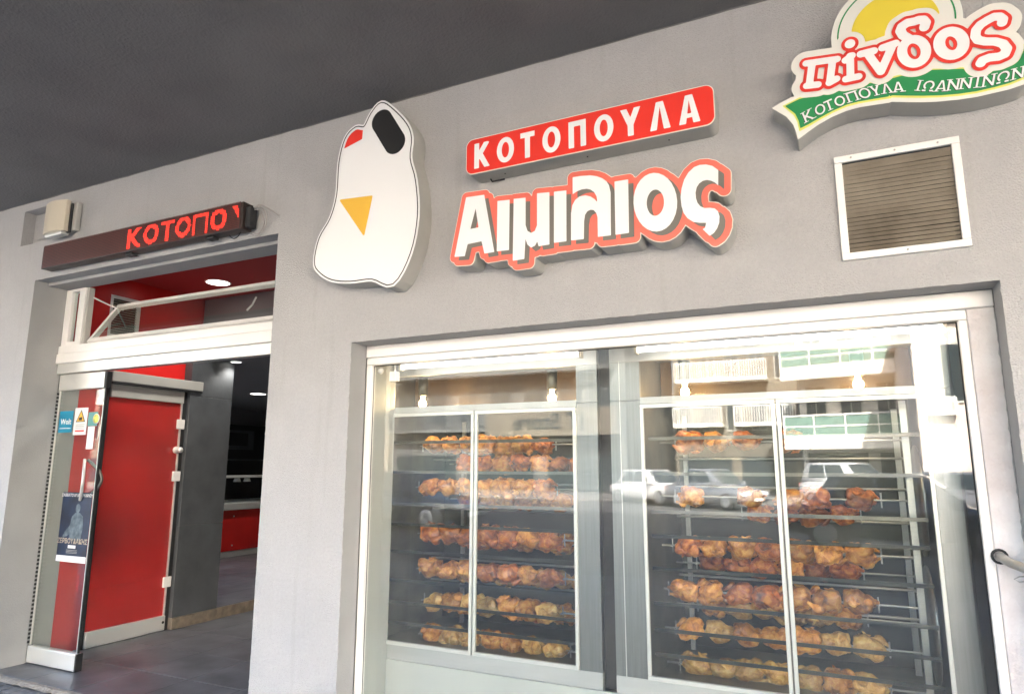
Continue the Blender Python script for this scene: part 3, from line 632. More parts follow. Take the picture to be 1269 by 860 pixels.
# ---- chickens
def remeshed(name, blobs, voxel=.006, amp=.004, seed=0):
    bm = bmesh.new()
    for c, r, rot in blobs:
        mt = Matrix.Translation(c) @ Euler(rot).to_matrix().to_4x4() @ Matrix.Diagonal((*r, 1))
        bmesh.ops.create_icosphere(bm, subdivisions=3, radius=1, matrix=mt)
    me = bpy.data.meshes.new(name); bm.to_mesh(me); bm.free()
    o = bpy.data.objects.new(name, me); COL.objects.link(o)
    md = o.modifiers.new('r', 'REMESH'); md.mode = 'VOXEL'; md.voxel_size = voxel
    sm = o.modifiers.new('s', 'SMOOTH'); sm.iterations = 2; sm.factor = .5
    dg = bpy.context.evaluated_depsgraph_get(); ev = o.evaluated_get(dg)
    out = bpy.data.meshes.new_from_object(ev); out.name = name
    bpy.data.objects.remove(o)
    for v in out.vertices:
        nn = noise.noise(Vector(v.co) * 28 + Vector((seed, 0, 0))) * amp + noise.noise(Vector(v.co) * 70 + Vector((0, seed, 0))) * amp * .45
        v.co = v.co + v.normal * nn
    for p in out.polygons: p.use_smooth = True
    return out
chick = []
for k in range(3):
    q = random.uniform
    body = remeshed('roast_chicken', [((0, 0, -.002), (.064, .050, .048), (0, 0, 0)), ((-.018, 0, .022 + q(-.004, .004)), (.048, .046, .042), (0, .2, 0)),
        ((.030, .040, -.004), (.032, .024, .034), (0, .4, .3)), ((.030, -.040, -.004), (.032, .024, .034), (0, .4, -.3)),
        ((-.052, .020, -.01), (.020, .016, .016), (0, 0, 0)), ((.062, 0, -.01), (.014, .018, .014), (0, 0, 0)), ((-.03, 0, .044), (.04, .010, .016), (0, .15, 0)), ((-.045, -.034, .006), (.022, .018, .03), (0, .5, 0)), ((-.045, .034, .006), (.022, .018, .03), (0, .5, 0))], .0058, .0075, k * 11)
    leg = remeshed('drumstick', [((0, 0, 0), (.027, .018, .018), (0, 0, 0)), ((.026, 0, .002), (.018, .010, .010), (0, 0, 0)), ((.043, 0, .003), (.008, .009, .009), (0, 0, 0))], .0045, .004, k * 5)
    wing = remeshed('wing', [((0, 0, 0), (.022, .009, .012), (0, 0, 0)), ((.016, .002, .014), (.020, .007, .008), (0, -.9, 0)), ((-.004, .003, .022), (.016, .006, .006), (0, .3, 0))], .0045, .003, k * 3)
    chick.append((body, leg, wing))
ORD = ['leftmost', 'second', 'third', 'fourth', 'fifth', 'sixth', 'seventh', 'eighth']
def mesh_for(me, tone):
    key = me.name + tone
    if key in bpy.data.meshes: return bpy.data.meshes[key]
    c = me.copy(); c.name = key; c.materials.clear(); c.materials.append(M[tone]); return c
toneword = {'ch_brown': 'dark brown', 'ch_gold': 'golden brown', 'ch_pale': 'pale golden half-done'}
def chicken(x, y, z, tone, lab, grp):
    b, l, w_ = random.choice(chick)
    o = bpy.data.objects.new('roast_chicken', mesh_for(b, tone)); COL.objects.link(o)
    s = random.uniform(.93, 1.07)
    o.location = (x, y, z); o.scale = (s * random.uniform(.94, 1.08), s, s)
    flip = random.random() < .3
    o.rotation_euler = (random.uniform(-1.3, 1.3) + (math.pi if random.random() < .35 else 0), random.uniform(-.12, .12), random.uniform(-.1, .1) + (math.pi if flip else 0))
    tag(o, lab, 'roast chicken', grp)
    for sg in (-1, 1):
        c = link('drumstick', mesh_for(l, tone), None, o); c.location = (.044, .046 * sg, .012); c.rotation_euler = (0, random.uniform(-.2, .3), -.55 * sg)
        c = link('wing', mesh_for(w_, tone), None, o); c.location = (-.030, .053 * sg, .004); c.rotation_euler = (0, random.uniform(.0, .8), .15 * sg)
    return o
def row(oven_word, spit_word, xs, y, z, tone, xa, xb):
    sp = empty('spit', (xa, y, z), 'steel spit carrying the %s row of chickens in the %s oven' % (spit_word, oven_word), 'spit', 'steel spits in the ovens')
    MB().tube([(xa, y, z), (xb, y, z)], .0055, 6).build('rod', 'steel', sp)
    MB().lathe([(0, 0), (.022, 0), (.022, .006), (0, .006)], (xb, y, z), 'x', 12).build('end_collar', 'steel', sp)
    for xx in (xs[0] - .085, xs[-1] + .085):
        MB().tube([(xx, y, z - .035), (xx, y, z + .035)], .004, 5).tube([(xx, y - .035, z), (xx, y + .035, z)], .004, 5).build('fork', 'steel', sp)
    for i, x in enumerate(xs):
        w1 = ORD[i] if i < len(ORD) else 'last'
        t = tone if isinstance(tone, str) else random.choice(tone)
        chicken(x + random.uniform(-.006, .006), y, z + random.uniform(-.004, .004), t,
                '%s roast chicken, %s from left on the %s spit, %s oven' % (toneword[t], w1 if i else 'first', spit_word, oven_word),
                'roast chickens turning in the %s oven' % oven_word)
L = lambda a, n, d=.134: [a + i * d for i in range(n)]
br = ('ch_brown', 'ch_brown', 'ch_gold'); gd = ('ch_gold', 'ch_brown', 'ch_gold'); pl = ('ch_pale', 'ch_pale', 'ch_gold')
A0, A1 = -2.395, -1.29
row('left', 'top', L(-2.335, 7, .126), .72, 1.583, gd, A0, A1)
row('left', 'second', L(-2.345, 7, .130), .70, 1.325, gd, A0, A1)
row('left', 'third', L(-2.335, 7), .72, 1.040, br, A0, A1)
row('left', 'fourth', L(-2.325, 7), .70, .832, gd, A0, A1)
row('left', 'fifth', L(-2.31, 7, .126), .74, .640, pl, A0, A1)
row('left', 'lowest', L(-2.30, 7), .70, .452, pl, A0, A1)
row('left', 'upper rear', L(-2.26, 7), 1.02, 1.47, br, A0, A1)
row('left', 'middle rear', L(-2.25, 6), 1.02, .985, br, A0, A1)
row('left', 'lower rear', L(-2.25, 6), 1.02, .575, gd, A0, A1)
B0, B1 = -.88, .30
row('left', 'deep rear', L(-2.26, 7), 1.06, .76, pl, A0, A1)
row('left', 'high rear', L(-2.24, 6), 1.04, 1.24, br, A0, A1)
row('right', 'top', [-.71, -.57, -.42, -.21], .72, 1.583, br, B0, B1)
row('right', 'second', [-.72, -.42, -.235, -.11, .085], .71, 1.300, gd, B0, B1)
row('right', 'third', L(-.74, 7), .70, 1.045, br, B0, B1)
row('right', 'fourth', L(-.77, 7), .70, .825, gd, B0, B1)
row('right', 'fifth', L(-.74, 7), .70, .632, pl + ('ch_gold',), B0, B1)
row('right', 'lowest', L(-.73, 7, .131), .72, .458, pl, B0, B1)
row('right', 'upper rear', L(-.42, 4, .14), 1.02, 1.20, br, B0, B1)
row('right', 'middle rear', L(-.68, 6), 1.02, .92, br, B0, B1)
row('right', 'lower rear', L(-.68, 6), 1.0, .70, pl, B0, B1)

# rough, slightly broken plaster arrises round the two recesses
def arris(p, q, nm):
    p, q = Vector(p), Vector(q); n = int((q - p).length / .018)
    pts = [p.lerp(q, i / n) + Vector([random.uniform(-.0016, .0016) for _ in range(3)]) for i in range(n + 1)]
    o = MB().tube(pts, [random.choice((.0008, .0012, .0018, .0024, .0035)) if random.random() < .8 else .0005 for _ in pts], 6).build(nm, 'wall', WALL)
arris((WX0, .002, WZ1 + .001), (WX1, .002, WZ1 + .001), 'plaster_edge')
arris((WX1 + .001, .002, WZ1), (WX1 + .001, .002, .1), 'plaster_edge')
arris((WX0 - .001, .002, WZ1), (WX0 - .001, .002, .1), 'plaster_edge')
arris((DX0, .002, DZ + .001), (DX1, .002, DZ + .001), 'plaster_edge')
arris((DX1 + .001, .002, DZ), (DX1 + .001, .002, .0), 'plaster_edge')
arris((WX1 - .003, .139, 2.07), (WX1 - .003, .139, .1), 'plaster_edge')

# ================================================================== DOORWAY
tf = empty('transom_window', (-4.34, .27, 2.36), 'white aluminium transom over the shop doorway with a narrow fixed pane and a tilted open sash', 'transom window')
FX0, FX1 = -5.607, -3.067
MB().bbox(FX0, FX1, .225, .30, 2.256, 2.335, .005).build('cross_beam', 'white', tf)
MB().bbox(FX0, FX1, .235, .30, 2.3355, 2.40, .004).build('cross_beam', 'white', tf)
MB().bbox(FX0, FX1, .245, .31, 2.178, 2.2555, .003).build('door_track', 'steelframe', tf)
MB().bbox(FX0, FX0 + .075, .25, .30, 2.4005, 2.868, .003).build('frame_stile', 'white', tf)
MB().bbox(-5.435, -5.365, .25, .30, 2.4005, 2.868, .003).build('frame_stile', 'white', tf)
MB().bbox(-5.364, -5.334, .262, .31, 2.4005, 2.868, .003).build('frame_stile', 'signside', tf)
B(FX0 + .0755, -5.4355, .25, .30, 2.845, 2.868).build('frame_rail', 'white', tf)
B(FX0 + .0755, -5.4355, .25, .30, 2.4005, 2.432).build('frame_rail', 'white', tf)
B(FX0 + .0755, -5.4355, .275, .279, 2.4325, 2.8445).build('glass_pane', 'doorglass', tf)
B(-5.52, -5.46, .33, .34, 2.43, 2.85).build('inner_blind', 'signside', tf)
# tilted sash, hinged along its lower edge, leaning into the room
sash = MB(); sx0, sx1 = -5.32, -3.075; hz, hy = 2.425, .275; ty, tz = .50, 2.775
def sb(u0, u1, v0, v1, name, m, par, th=.035):
    """u along x, v along the sash height"""
    dy, dz = ty - hy, tz - hz; Lh = math.hypot(dy, dz); ey, ez = dy / Lh, dz / Lh; ny, nz = -ez, ey
    vs = []
    for t in (0, th):
        for u, v in ((u0, v0), (u1, v0), (u1, v1), (u0, v1)): vs.append((u, hy + ey * v + ny * -t, hz + ez * v + nz * -t))
    return MB().add(vs, [(0, 1, 2, 3), (7, 6, 5, 4), (0, 4, 5, 1), (1, 5, 6, 2), (2, 6, 7, 3), (3, 7, 4, 0)]).build(name, m, par)
LH = math.hypot(ty - hy, tz - hz)
fr = sb(sx0, sx1, 0, .035, 'sash', 'white', tf)
sb(sx0, sx1, LH - .035, LH, 'rail', 'white', fr)
sb(sx0, sx0 + .035, .0355, LH - .0355, 'stile', 'white', fr)
sb(sx1 - .035, sx1, .0355, LH - .0355, 'stile', 'white', fr)
sb(sx0 + .0355, sx1 - .0355, .0355, LH - .0355, 'glass_pane', 'doorglass', fr, .004)
MB().tube([(-5.33, .30, 2.79), (-5.30, .42, 2.75), (-5.28, .49, 2.73), (-5.24, .50, 2.72)], .006, 6).build('stay_arm', 'white', tf)
MB().tube([(-3.72, .47, 2.66), (-3.73, .45, 2.60), (-3.77, .44, 2.56)], .008, 6).build('latch', 'white', tf)

# glass door leaf standing in the doorway
dg = empty('glass_door', (-5.33, .3, 0), 'narrow glass door leaf with stickers and a poster, standing at the left side of the doorway', 'door', None)
MB().bbox(-5.612 + .004, -5.045, .275, .322, 2.045, 2.172, .005, 2).build('top_rail', 'steelframe', dg)
MB().bbox(-5.612 + .004, -5.035, .272, .325, .006, .125, .008, 2).build('bottom_rail', 'steelframe', dg)
B(-5.604, -5.052, .294, .304, .1255, 2.0445).build('glass_pane', 'doorglass', dg)
MB().bbox(-5.034, -5.020, .272, .325, .004, .125, .003).build('end_cap', 'black', dg)
MB().bbox(-5.0445, -5.020, .275, .322, 2.045, 2.172, .003).build('end_cap', 'black', dg)
MB().box(-5.0515, -5.046, .290, .308, .1255, 2.0445).build('edge_strip', 'steelframe', dg)
MB().box(-5.0455, -5.036, .292, .306, .1255, 2.0445).build('brush_seal', 'black', dg)
MB().box(-5.6075, -5.6045, .286, .300, .1255, 2.0445).build('edge_strip', 'steelframe', dg)
bs = MB()
for i in range(64):
    z = .14 + i * .0297; bs.box(-5.6085, -5.6065, .268, .2855, z, z + .017)
o = bs.build('brush_seal', 'black', dg)
hp = [(-5.185 + .115 * math.cos(a), .294 - .055 - .0 * a, 1.30 + .21 * math.sin(a)) for a in [R(90 - 95 + k * 190 / 14) for k in range(15)]]
hp = [(-5.10 - .10 * (1 - math.sin(math.pi * k / 14)) , .292 - .06 * math.sin(math.pi * k / 14), 1.20 + .30 * k / 14) for k in range(15)]
MB().tube(hp, .011, 10).build('handle', 'steelframe', dg)
hp2 = [(x, .304 + (.294 - y) + .01, z) for x, y, z in hp]
MB().tube(hp2, .011, 10).build('handle', 'darksteel', dg)

def text_mesh(txt, size, name='lettering', bold=0.0, align='CENTER', xs=1.0):
    cu = bpy.data.curves.new(name, 'FONT'); cu.body = txt; cu.size = size; cu.align_x = align; cu.align_y = 'CENTER'
    cu.offset = bold; cu.resolution_u = 2
    o = bpy.data.objects.new(name, cu); COL.objects.link(o)
    dgp = bpy.context.evaluated_depsgraph_get(); me = bpy.data.meshes.new_from_object(o.evaluated_get(dgp))
    bpy.data.objects.remove(o); me.transform(Matrix.Rotation(R(90), 4, 'X') @ Matrix.Diagonal((xs, 1, 1, 1)))
    me.materials.clear(); me.name = name
    return me
def put_text(txt, size, loc, m, parent, bold=0.0, rz=0, name='lettering', xs=1.0, align='CENTER'):
    me = text_mesh(txt, size, name, bold, align, xs); o = link(name, me, m, parent)
    p = parent; l = Vector(loc)
    while p is not None: l = l - p.location; p = p.parent
    o.location = l; o.rotation_euler = (0, 0, rz); return o

# stickers and poster on the leaf (outer face y = .294)
yg = .2925
st1 = empty('blue_sticker', (-5.487, yg, 1.795), 'small square cyan sticker on the glass door leaf, left of the warning sticker', 'sticker')
B(-5.577, -5.405, yg - .001, yg, 1.712, 1.880).build('backing', 'cyan', st1)
put_text('Wolt', .062, (-5.487, yg - .002, 1.795), 'paper', st1, .0015)
B(-5.56, -5.42, yg - .002, yg - .0011, 1.742, 1.747).build('printed_line', 'paper', st1)
st2 = empty('warning_sticker', (-5.305, yg, 1.80), 'white warning sticker with a yellow triangle on the glass door leaf', 'sticker')
B(-5.385, -5.225, yg - .001, yg, 1.690, 1.900).build('backing', 'paper', st2)
MB().prism([(-5.362, 1.790), (-5.248, 1.790), (-5.305, 1.885)], 'y', yg - .002, yg - .0011).build('triangle', 'black_vinyl', st2)
MB().prism([(-5.350, 1.796), (-5.260, 1.796), (-5.305, 1.873)], 'y', yg - .003, yg - .0021).build('triangle', 'amber', st2)
MB().prism([(-5.325, 1.803), (-5.285, 1.803), (-5.285, 1.828), (-5.325, 1.822)], 'y', yg - .004, yg - .0031).build('pictogram', 'black_vinyl', st2)
for i, (zz, m_) in enumerate(((1.768, 'signside'), (1.755, 'signside'), (1.742, 'signside'), (1.715, 'logored'))):
    B(-5.36, -5.25, yg - .002, yg - .0011, zz, zz + (.005 if i < 3 else .012)).build('printed_line', m_, st2)
st3 = empty('round_sticker', (-5.16, yg, 1.80), 'teal sticker with a lime green disc, right of the warning sticker', 'sticker')
B(-5.215, -5.10, yg - .001, yg, 1.755, 1.862).build('backing', 'teal', st3)
MB().lathe([(0, 0), (.040, 0), (.040, .001), (0, .001)], (-5.115, yg - .0025, 1.81), 'y', 20).build('disc', 'paper', st3)
MB().lathe([(0, 0), (.033, 0), (.033, .001), (0, .001)], (-5.115, yg - .0037, 1.81), 'y', 20).build('disc', 'lime', st3)
st4 = B(-5.205, -5.122, yg - .001, yg, 1.58, 1.752).build('notice', 'paper')
tag(st4, 'small blank-looking white notice under the teal sticker on the glass door leaf', 'notice')
po = empty('concert_poster', (-5.235, yg, 1.0), 'dark blue concert poster with a standing figure taped to the glass door leaf', 'poster')
PX0, PX1, PZ0, PZ1 = -5.415, -5.06, .745, 1.255
B(PX0, PX1, yg - .001, yg, PZ0, PZ1).build('sheet', 'posternavy', po)
B(PX0, PX1, yg - .002, yg - .0011, PZ0, PZ0 + .045).build('footer_strip', 'paper', po)
fg = MB()
fg = sdf_mb(lambda X, Z: np.minimum(np.minimum(sd_poly(X, Z, [[(-5.345, .955), (-5.325, .93), (-5.28, .955), (-5.275, .91), (-5.15, .91), (-5.135, .99), (-5.145, 1.075), (-5.185, 1.10), (-5.235, 1.10), (-5.27, 1.075), (-5.285, 1.01)]]) - .004,
        np.hypot((X + 5.212) / .8, Z - 1.138) - .034), sd_line(X, Z, [(-5.35, .93), (-5.27, 1.0), (-5.21, 1.03)], .012)), -5.4, -5.1, .88, 1.2, .004, yg - .003, yg - .002)
fg.build('figure', 'posterskin', po)
put_text('ΣΑΒΒΑΤΟ 07 ΙΑΝΟΥΑΡΙΟΥ', .030, (-5.237, yg - .004, 1.232), 'paper', po, .0004)
put_text('ΖΕΡΒΟΥΔΑΚΗΣ', .050, (-5.237, yg - .0045, .895), 'postertext', po, .0007, xs=.98)
B(-5.28, -5.19, yg - .0055, yg - .004, .845, .868).build('printed_box', 'paper', po)
for zz in (.83, .82, .81): B(-5.30, -5.17, yg - .003, yg - .002, zz, zz + .003).build('printed_line', 'signside', po)

# inner red panel leaf against the side wall
rl = empty('red_door', (-5.58, 1.05, 0), 'red glass-fronted door leaf with silver top and bottom rails, folded back against the side wall', 'door')
XR = -5.60
MB().box(XR - .012, XR, .70, 1.405, .1305, 2.035).build('red_panel', 'red', rl)
MB().bbox(XR - .02, XR + .028, .695, 1.415, .004, .13, .006, 2).build('bottom_rail', 'steelframe', rl)
MB().bbox(XR - .02, XR + .028, .695, 1.415, 2.036, 2.148, .006, 2).build('top_rail', 'signside', rl)
B(XR + .004, XR + .012, .70, 1.400, .1305, 2.0355).build('glass_pane', 'doorglass', rl)
B(XR - .005, XR + .018, 1.402, 1.412, .131, 2.035).build('edge_strip', 'steelframe', rl)
B(XR - .03, XR + .015, 1.418, 1.452, .0, 2.16).build('door_post', 'black', rl)
B(XR - .012, XR + .012, .672, .690, .0, 2.16).build('door_post', 'black', rl)
for z in (1.84, 1.36, .42): MB().bbox(XR + .013, XR + .034, 1.36, 1.44, z - .045, z + .045, .004).build('hinge', 'white', rl)
MB().lathe([(0, .0), (.03, .0), (.034, .012), (.024, .03), (.012, .05), (.026, .062), (.026, .075), (0, .08)], (XR + .014, 1.375, 1.60), 'x', 18).build('lock', 'steelframe', rl)
MB().tube([(XR + .029, 1.39, .075), (XR + .034, 1.39, .075)], .012, 8).build('lock', 'black', rl)
hd = empty('door_closer_beam', (-5.58, 1.1, 2.16), 'silver grey beam above the red door leaf', 'beam')
MB().bbox(-5.65, -5.53, .66, 1.585, 2.165, 2.255, .005).build('casing', 'signside', hd)
MB().box(-5.64, -5.535, .67, 1.58, 2.1495, 2.1645).build('shadow_gap', 'black', hd)

# white framed vent on the red side wall
iv = empty('wall_vent', (-5.62, .78, 2.78), 'white framed louvred vent high on the red side wall behind the transom', 'vent')
RY = -5.652
for a in ((.63, .66, 2.56, 2.93), (.89, .92, 2.56, 2.93)): B(RY + .003, RY + .026, *a).build('frame_piece', 'white', iv)
for a in ((.6605, .8895, 2.905, 2.93), (.6605, .8895, 2.56, 2.585)): B(RY + .003, RY + .026, *a).build('frame_piece', 'white', iv)
B(RY + .001, RY + .004, .6605, .8895, 2.5855, 2.9045).build('backing', 'black', iv)
for i in range(14):
    z = 2.592 + i * .0222
    MB().prism([(RY + .006, z + .012), (RY + .022, z), (RY + .023, z + .003), (RY + .007, z + .015)], 'y', .662, .888).v
    q = MB(); q.add([(RY + .006, .662, z + .012), (RY + .022, .662, z), (RY + .023, .662, z + .003), (RY + .007, .662, z + .015), (RY + .006, .888, z + .012), (RY + .022, .888, z), (RY + .023, .888, z + .003), (RY + .007, .888, z + .015)],
        [(0, 1, 2, 3), (7, 6, 5, 4), (0, 4, 5, 1), (1, 5, 6, 2), (2, 6, 7, 3), (3, 7, 4, 0)])
    q.build('slat', 'vent', iv)

# recessed downlights; the last one is unseen, added for ambient light inside
for i, (x, y, z, r, lab) in enumerate(((-4.98, 1.19, 3.1, .10, 'round recessed downlight in the red lobby ceiling above the transom sash'),
        (-7.63, 4.28, 2.5, .11, 'round recessed downlight in the grey ceiling in front of the counter'),
        (-5.47, 1.90, 2.5, .05, 'small bright downlight just inside the lobby at the top of the doorway'),
        (-4.2, 4.0, 2.5, .11, 'unseen round downlight added deep in the lobby for ambient light'))):
    d = empty('downlight', (x, y, z), lab, 'ceiling light')
    MB().lathe([(r, -.006), (r * 1.1, -.006), (r * 1.14, -.0005)], (x, y, z), 'z', 24).build('bezel', 'steelframe', d)
    MB().lathe([(0, -.004), (r, -.004)], (x, y, z), 'z', 24).build('lens', 'downlight', d)
    ld = bpy.data.lights.new('downlight_lamp', 'SPOT'); ld.energy = 6 if r > .06 else 1.2; ld.spot_size = R(130); ld.spot_blend = .6; ld.shadow_soft_size = r; ld.color = (1, .95, .88)
    lo = bpy.data.objects.new('downlight_lamp', ld); COL.objects.link(lo); lo.location = (x, y, z - .02)

# counter in the shop
ct = empty('shop_counter', (-8.6, 5, .1), 'red fronted shop counter with steel top, kick plate and glass display, seen through the doorway', 'counter')
MB().bbox(-9.3, -8.40, 3.6, 7.5, .19, .79, .004).build('front_panel', 'red', ct)
MB().bbox(-9.3, -8.41, 3.6, 7.5, .10, .189, .003).build('kick_plate', 'steelframe', ct)
MB().bbox(-9.32, -8.34, 3.55, 7.52, .795, .90, .01, 2).build('worktop', 'steelframe', ct)
B(-8.43, -8.425, 3.6, 7.5, .9005, 1.27).build('glass_screen', 'ovenglass', ct)
MB().bbox(-8.75, -8.40, 3.6, 7.5, 1.275, 1.31, .005).build('glass_shelf', 'steelframe', ct)
for y in (4.85, 5.05): MB().lathe([(0, 0), (.04, 0), (.06, -.06), (.05, -.06), (0, -.02)], (-8.55, y, 1.27), 'z', 12).build('spot_lamp', 'steelframe', ct)
for yy in (4.7, 5.6): 
    for zz in (.27, .70): MB().lathe([(0, 0), (.012, 0), (.012, .006), (0, .006)], (-8.40, yy, zz), 'x', 8).build('stud', 'steelframe', ct)
bkc = empty('back_wall_unit', (-10, 5, 1.2), 'dark wall unit with a framed opening behind the shop counter', 'wall unit')
B(-10.09, -9.9, 3.2, 8, .1, 2.2).build('carcass', 'void', bkc)
B(-9.899, -9.88, 5.1, 6.4, 1.75, 2.1).build('frame_panel', 'tilegrey', bkc)
B(-9.879, -9.87, 5.25, 6.25, 1.82, 2.05).build('opening', 'void', bkc)
B(-9.899, -9.87, 3.2, 8, 1.55, 1.58).build('ledge', 'tilegrey', bkc)

# ================================================================== LED SIGN
ls = empty('led_sign', (-4.34, 0, 3.0), 'long black LED ticker sign above the doorway with glowing red Greek capitals', 'led sign')
LX0, LX1, LZ0, LZ1 = -5.368, -3.275, 2.925, 3.104
MB().bbox(LX0, LX1, -.100, -.018, LZ0, LZ1, .005, 2).build('casing', 'ledcase', ls)
MB().bbox(LX1 + .0005, LX1 + .045, -.085, -.02, LZ0 + .01, LZ1 - .03, .012, 2).build('end_cap', 'black', ls)
for x in (-5.2, -4.2, -3.5): MB().box(x, x + .05, -.0175, -.0005, LZ0 + .02, LZ1 - .02).build('mounting_block', 'black', ls)
for x in (-4.42, -3.62): MB().bbox(x, x + .07, -.08, -.03, LZ0 - .018, LZ0 + .0005, .004).build('bracket', 'black', ls)
pitch = .0119
nx_ = int((LX1 - LX0 - .03) / pitch); nz_ = 15
gx = LX0 + .018 + np.arange(nx_) * pitch; gz = LZ0 + .011 + np.arange(nz_) * pitch
GX, GZ = np.meshgrid(gx, gz, indexing='ij'); on = np.zeros(GX.shape, bool)
for ch, a, b in (('K', -4.381, -4.234), ('O', -4.208, -4.057), ('T', -4.035, -3.910), ('O', -3.890, -3.744), ('P', -3.729, -3.580), ('O', -3.561, -3.414), ('Y', -3.372, -3.215)):
    on |= sd_glyph(GX - a, GZ - 2.947, ch, b - a, .142, .031) < .001
on &= GX < LX1 - .03
m1, m2 = MB(), MB()
for i in range(nx_):
    for jj in range(nz_):
        x, z = gx[i], gz[jj]; h = .0044 if not on[i, jj] else .0041
        (m1 if on[i, jj] else m2).add([(x - h, -.1012, z - h), (x + h, -.1012, z - h), (x + h, -.1012, z + h), (x - h, -.1012, z + h)], [(0, 1, 2, 3)])
o = m1.build('lit_dots', 'leddot_on', ls); o['kind'] = 'stuff'
o = m2.build('unlit_dots', 'leddot_off', ls); o['kind'] = 'stuff'
for i, pts in enumerate(([(-3.23, -.05, 3.07), (-3.19, -.045, 3.085), (-3.12, -.03, 3.05), (-3.05, -.02, 3.0)],
        [(-3.23, -.05, 3.07), (-3.17, -.04, 3.06), (-3.14, -.03, 2.98), (-3.17, -.03, 2.905), (-3.22, -.03, 2.885), (-3.27, -.04, 2.91)],
        [(-3.23, -.05, 3.06), (-3.18, -.04, 3.04), (-3.16, -.03, 2.96), (-3.20, -.03, 2.90), (-3.25, -.03, 2.915)],
        [(-3.44, -.05, 2.92), (-3.41, -.04, 2.895), (-3.37, -.04, 2.905), (-3.34, -.05, 2.925)])):
    P = [Vector(p) for p in pts]; sm = []
    for k in range(len(P) - 1):
        for t in (0, .33, .66): 
            a = P[max(k - 1, 0)]; b = P[k]; c = P[k + 1]; d = P[min(k + 2, len(P) - 1)]
            sm.append(.5 * ((2 * b) + (c - a) * t + (2 * a - 5 * b + 4 * c - d) * t * t + (3 * b - a - 3 * c + d) * t ** 3))
    sm.append(P[-1]); MB().tube(sm, .0042 if i != 3 else .003, 6).build('cable', 'cable' if i != 3 else 'black', ls)

# ---- alarm box
al = empty('alarm_box', (-5.27, 0, 3.32), 'cream plastic alarm siren box mounted on the wall above the LED sign', 'alarm box')
MB().bbox(-5.35, -5.10, -.045, -.001, 3.215, 3.445, .01, 2).build('back_plate', 'signside', al)
MB().bbox(-5.37, -5.135, -.062, -.046, 3.195, 3.43, .004).build('dark_seam', 'black', al)
arc = [(-5.405, -.075)] + [(-5.405 + .26 * k / 10, -.098 - .028 * math.sin(math.pi * k / 10)) for k in range(11)] + [(-5.145, -.075), (-5.15, -.063), (-5.40, -.063)]
MB().prism(arc, 'z', 3.205, 3.447).build('cover', 'beige', al)
MB().bbox(-5.38, -5.17, -.10, -.04, 3.178, 3.2045, .008, 2).build('strobe_lens', 'steelframe', al)

# ================================================================== VENT
vt = empty('louvre_vent', (.3, 0, 2.5), 'square white framed exhaust vent with grimy louvres above the display window', 'vent')
FX = (.0765, .5235, 2.290, 2.742)
for nm, a in (('t', (FX[0], FX[1], FX[3] - .029, FX[3])), ('b', (FX[0], FX[1], FX[2], FX[2] + .029))):
    MB().bbox(a[0], a[1], -.018, .010 - .0105, a[2], a[3], .002).build('frame_rail', 'white', vt)
for a in ((FX[0], FX[0] + .029), (FX[1] - .029, FX[1])):
    MB().bbox(a[0], a[1], -.0175, -.0006, FX[2] + .0295, FX[3] - .0295, .002).build('frame_stile', 'white', vt)
for x, z in ((.14, 2.728), (.30, 2.728), (.45, 2.728), (.31, 2.304)): MB().lathe([(0, -.003), (.004, -.003), (.004, 0)], (x, -.018, z), 'y', 8).build('rivet', 'signside', vt)
ns = 21
for i in range(ns):
    z = 2.326 + i * (.385 / ns)
    tilt = random.uniform(-.0007, .0007); e = .0195
    q = MB(); x0, x1 = .106, .494
    hh = .0124 + random.uniform(-.0006, .0006); dr = random.uniform(-.001, .001)
    q.add([(x0, .002, z + tilt), (x1, .002, z - tilt), (x1, .004, z - tilt), (x0, .004, z + tilt), (x0, -.010 + dr, z + hh + tilt), (x1, -.010 - dr, z + hh - tilt), (x1, -.008, z + hh - tilt), (x0, -.008, z + hh + tilt)],
          [(0, 3, 2, 1), (4, 5, 6, 7), (0, 1, 5, 4), (1, 2, 6, 5), (2, 3, 7, 6), (3, 0, 4, 7)])
    q.build('slat', 'vent', vt)

# ================================================================== SIGNS
YF = -.12
# red KOTOPOULA board
rs = empty('red_name_sign', (-1.01, 0, 3.05), 'long red rounded light-box sign with white Greek capitals above the large name sign', 'sign')
fb = lambda X, Z: rrect(X, Z, -1.650, -.380, 2.951, 3.148, .042)
sdf_mb(fb, -1.66, -.37, 2.94, 3.16, .006, YF + .003, -.001).build('casing', 'signside', rs)
sdf_mb(fb, -1.66, -.37, 2.94, 3.16, .005, YF, YF + .0025).build('trim', 'signcream', rs)
sdf_mb(lambda X, Z: fb(X, Z) + .0045, -1.66, -.37, 2.94, 3.16, .005, YF - .0015).build('face', 'signred', rs)
for ch, a, b in (('K', -1.599, -1.508), ('O', -1.467, -1.369), ('T', -1.334, -1.255), ('O', -1.213, -1.116), ('P', -1.074, -.984), ('O', -.943, -.846), ('Y', -.812, -.715), ('L', -.673, -.577), ('A', -.540, -.444)):
    sdf_mb(lambda X, Z: sd_glyph(X - a, Z - 2.978, ch, b - a, .139, .0285), a - .006, b + .006, 2.972, 3.123, .003, YF - .003).build('letter', 'signwhite', rs)

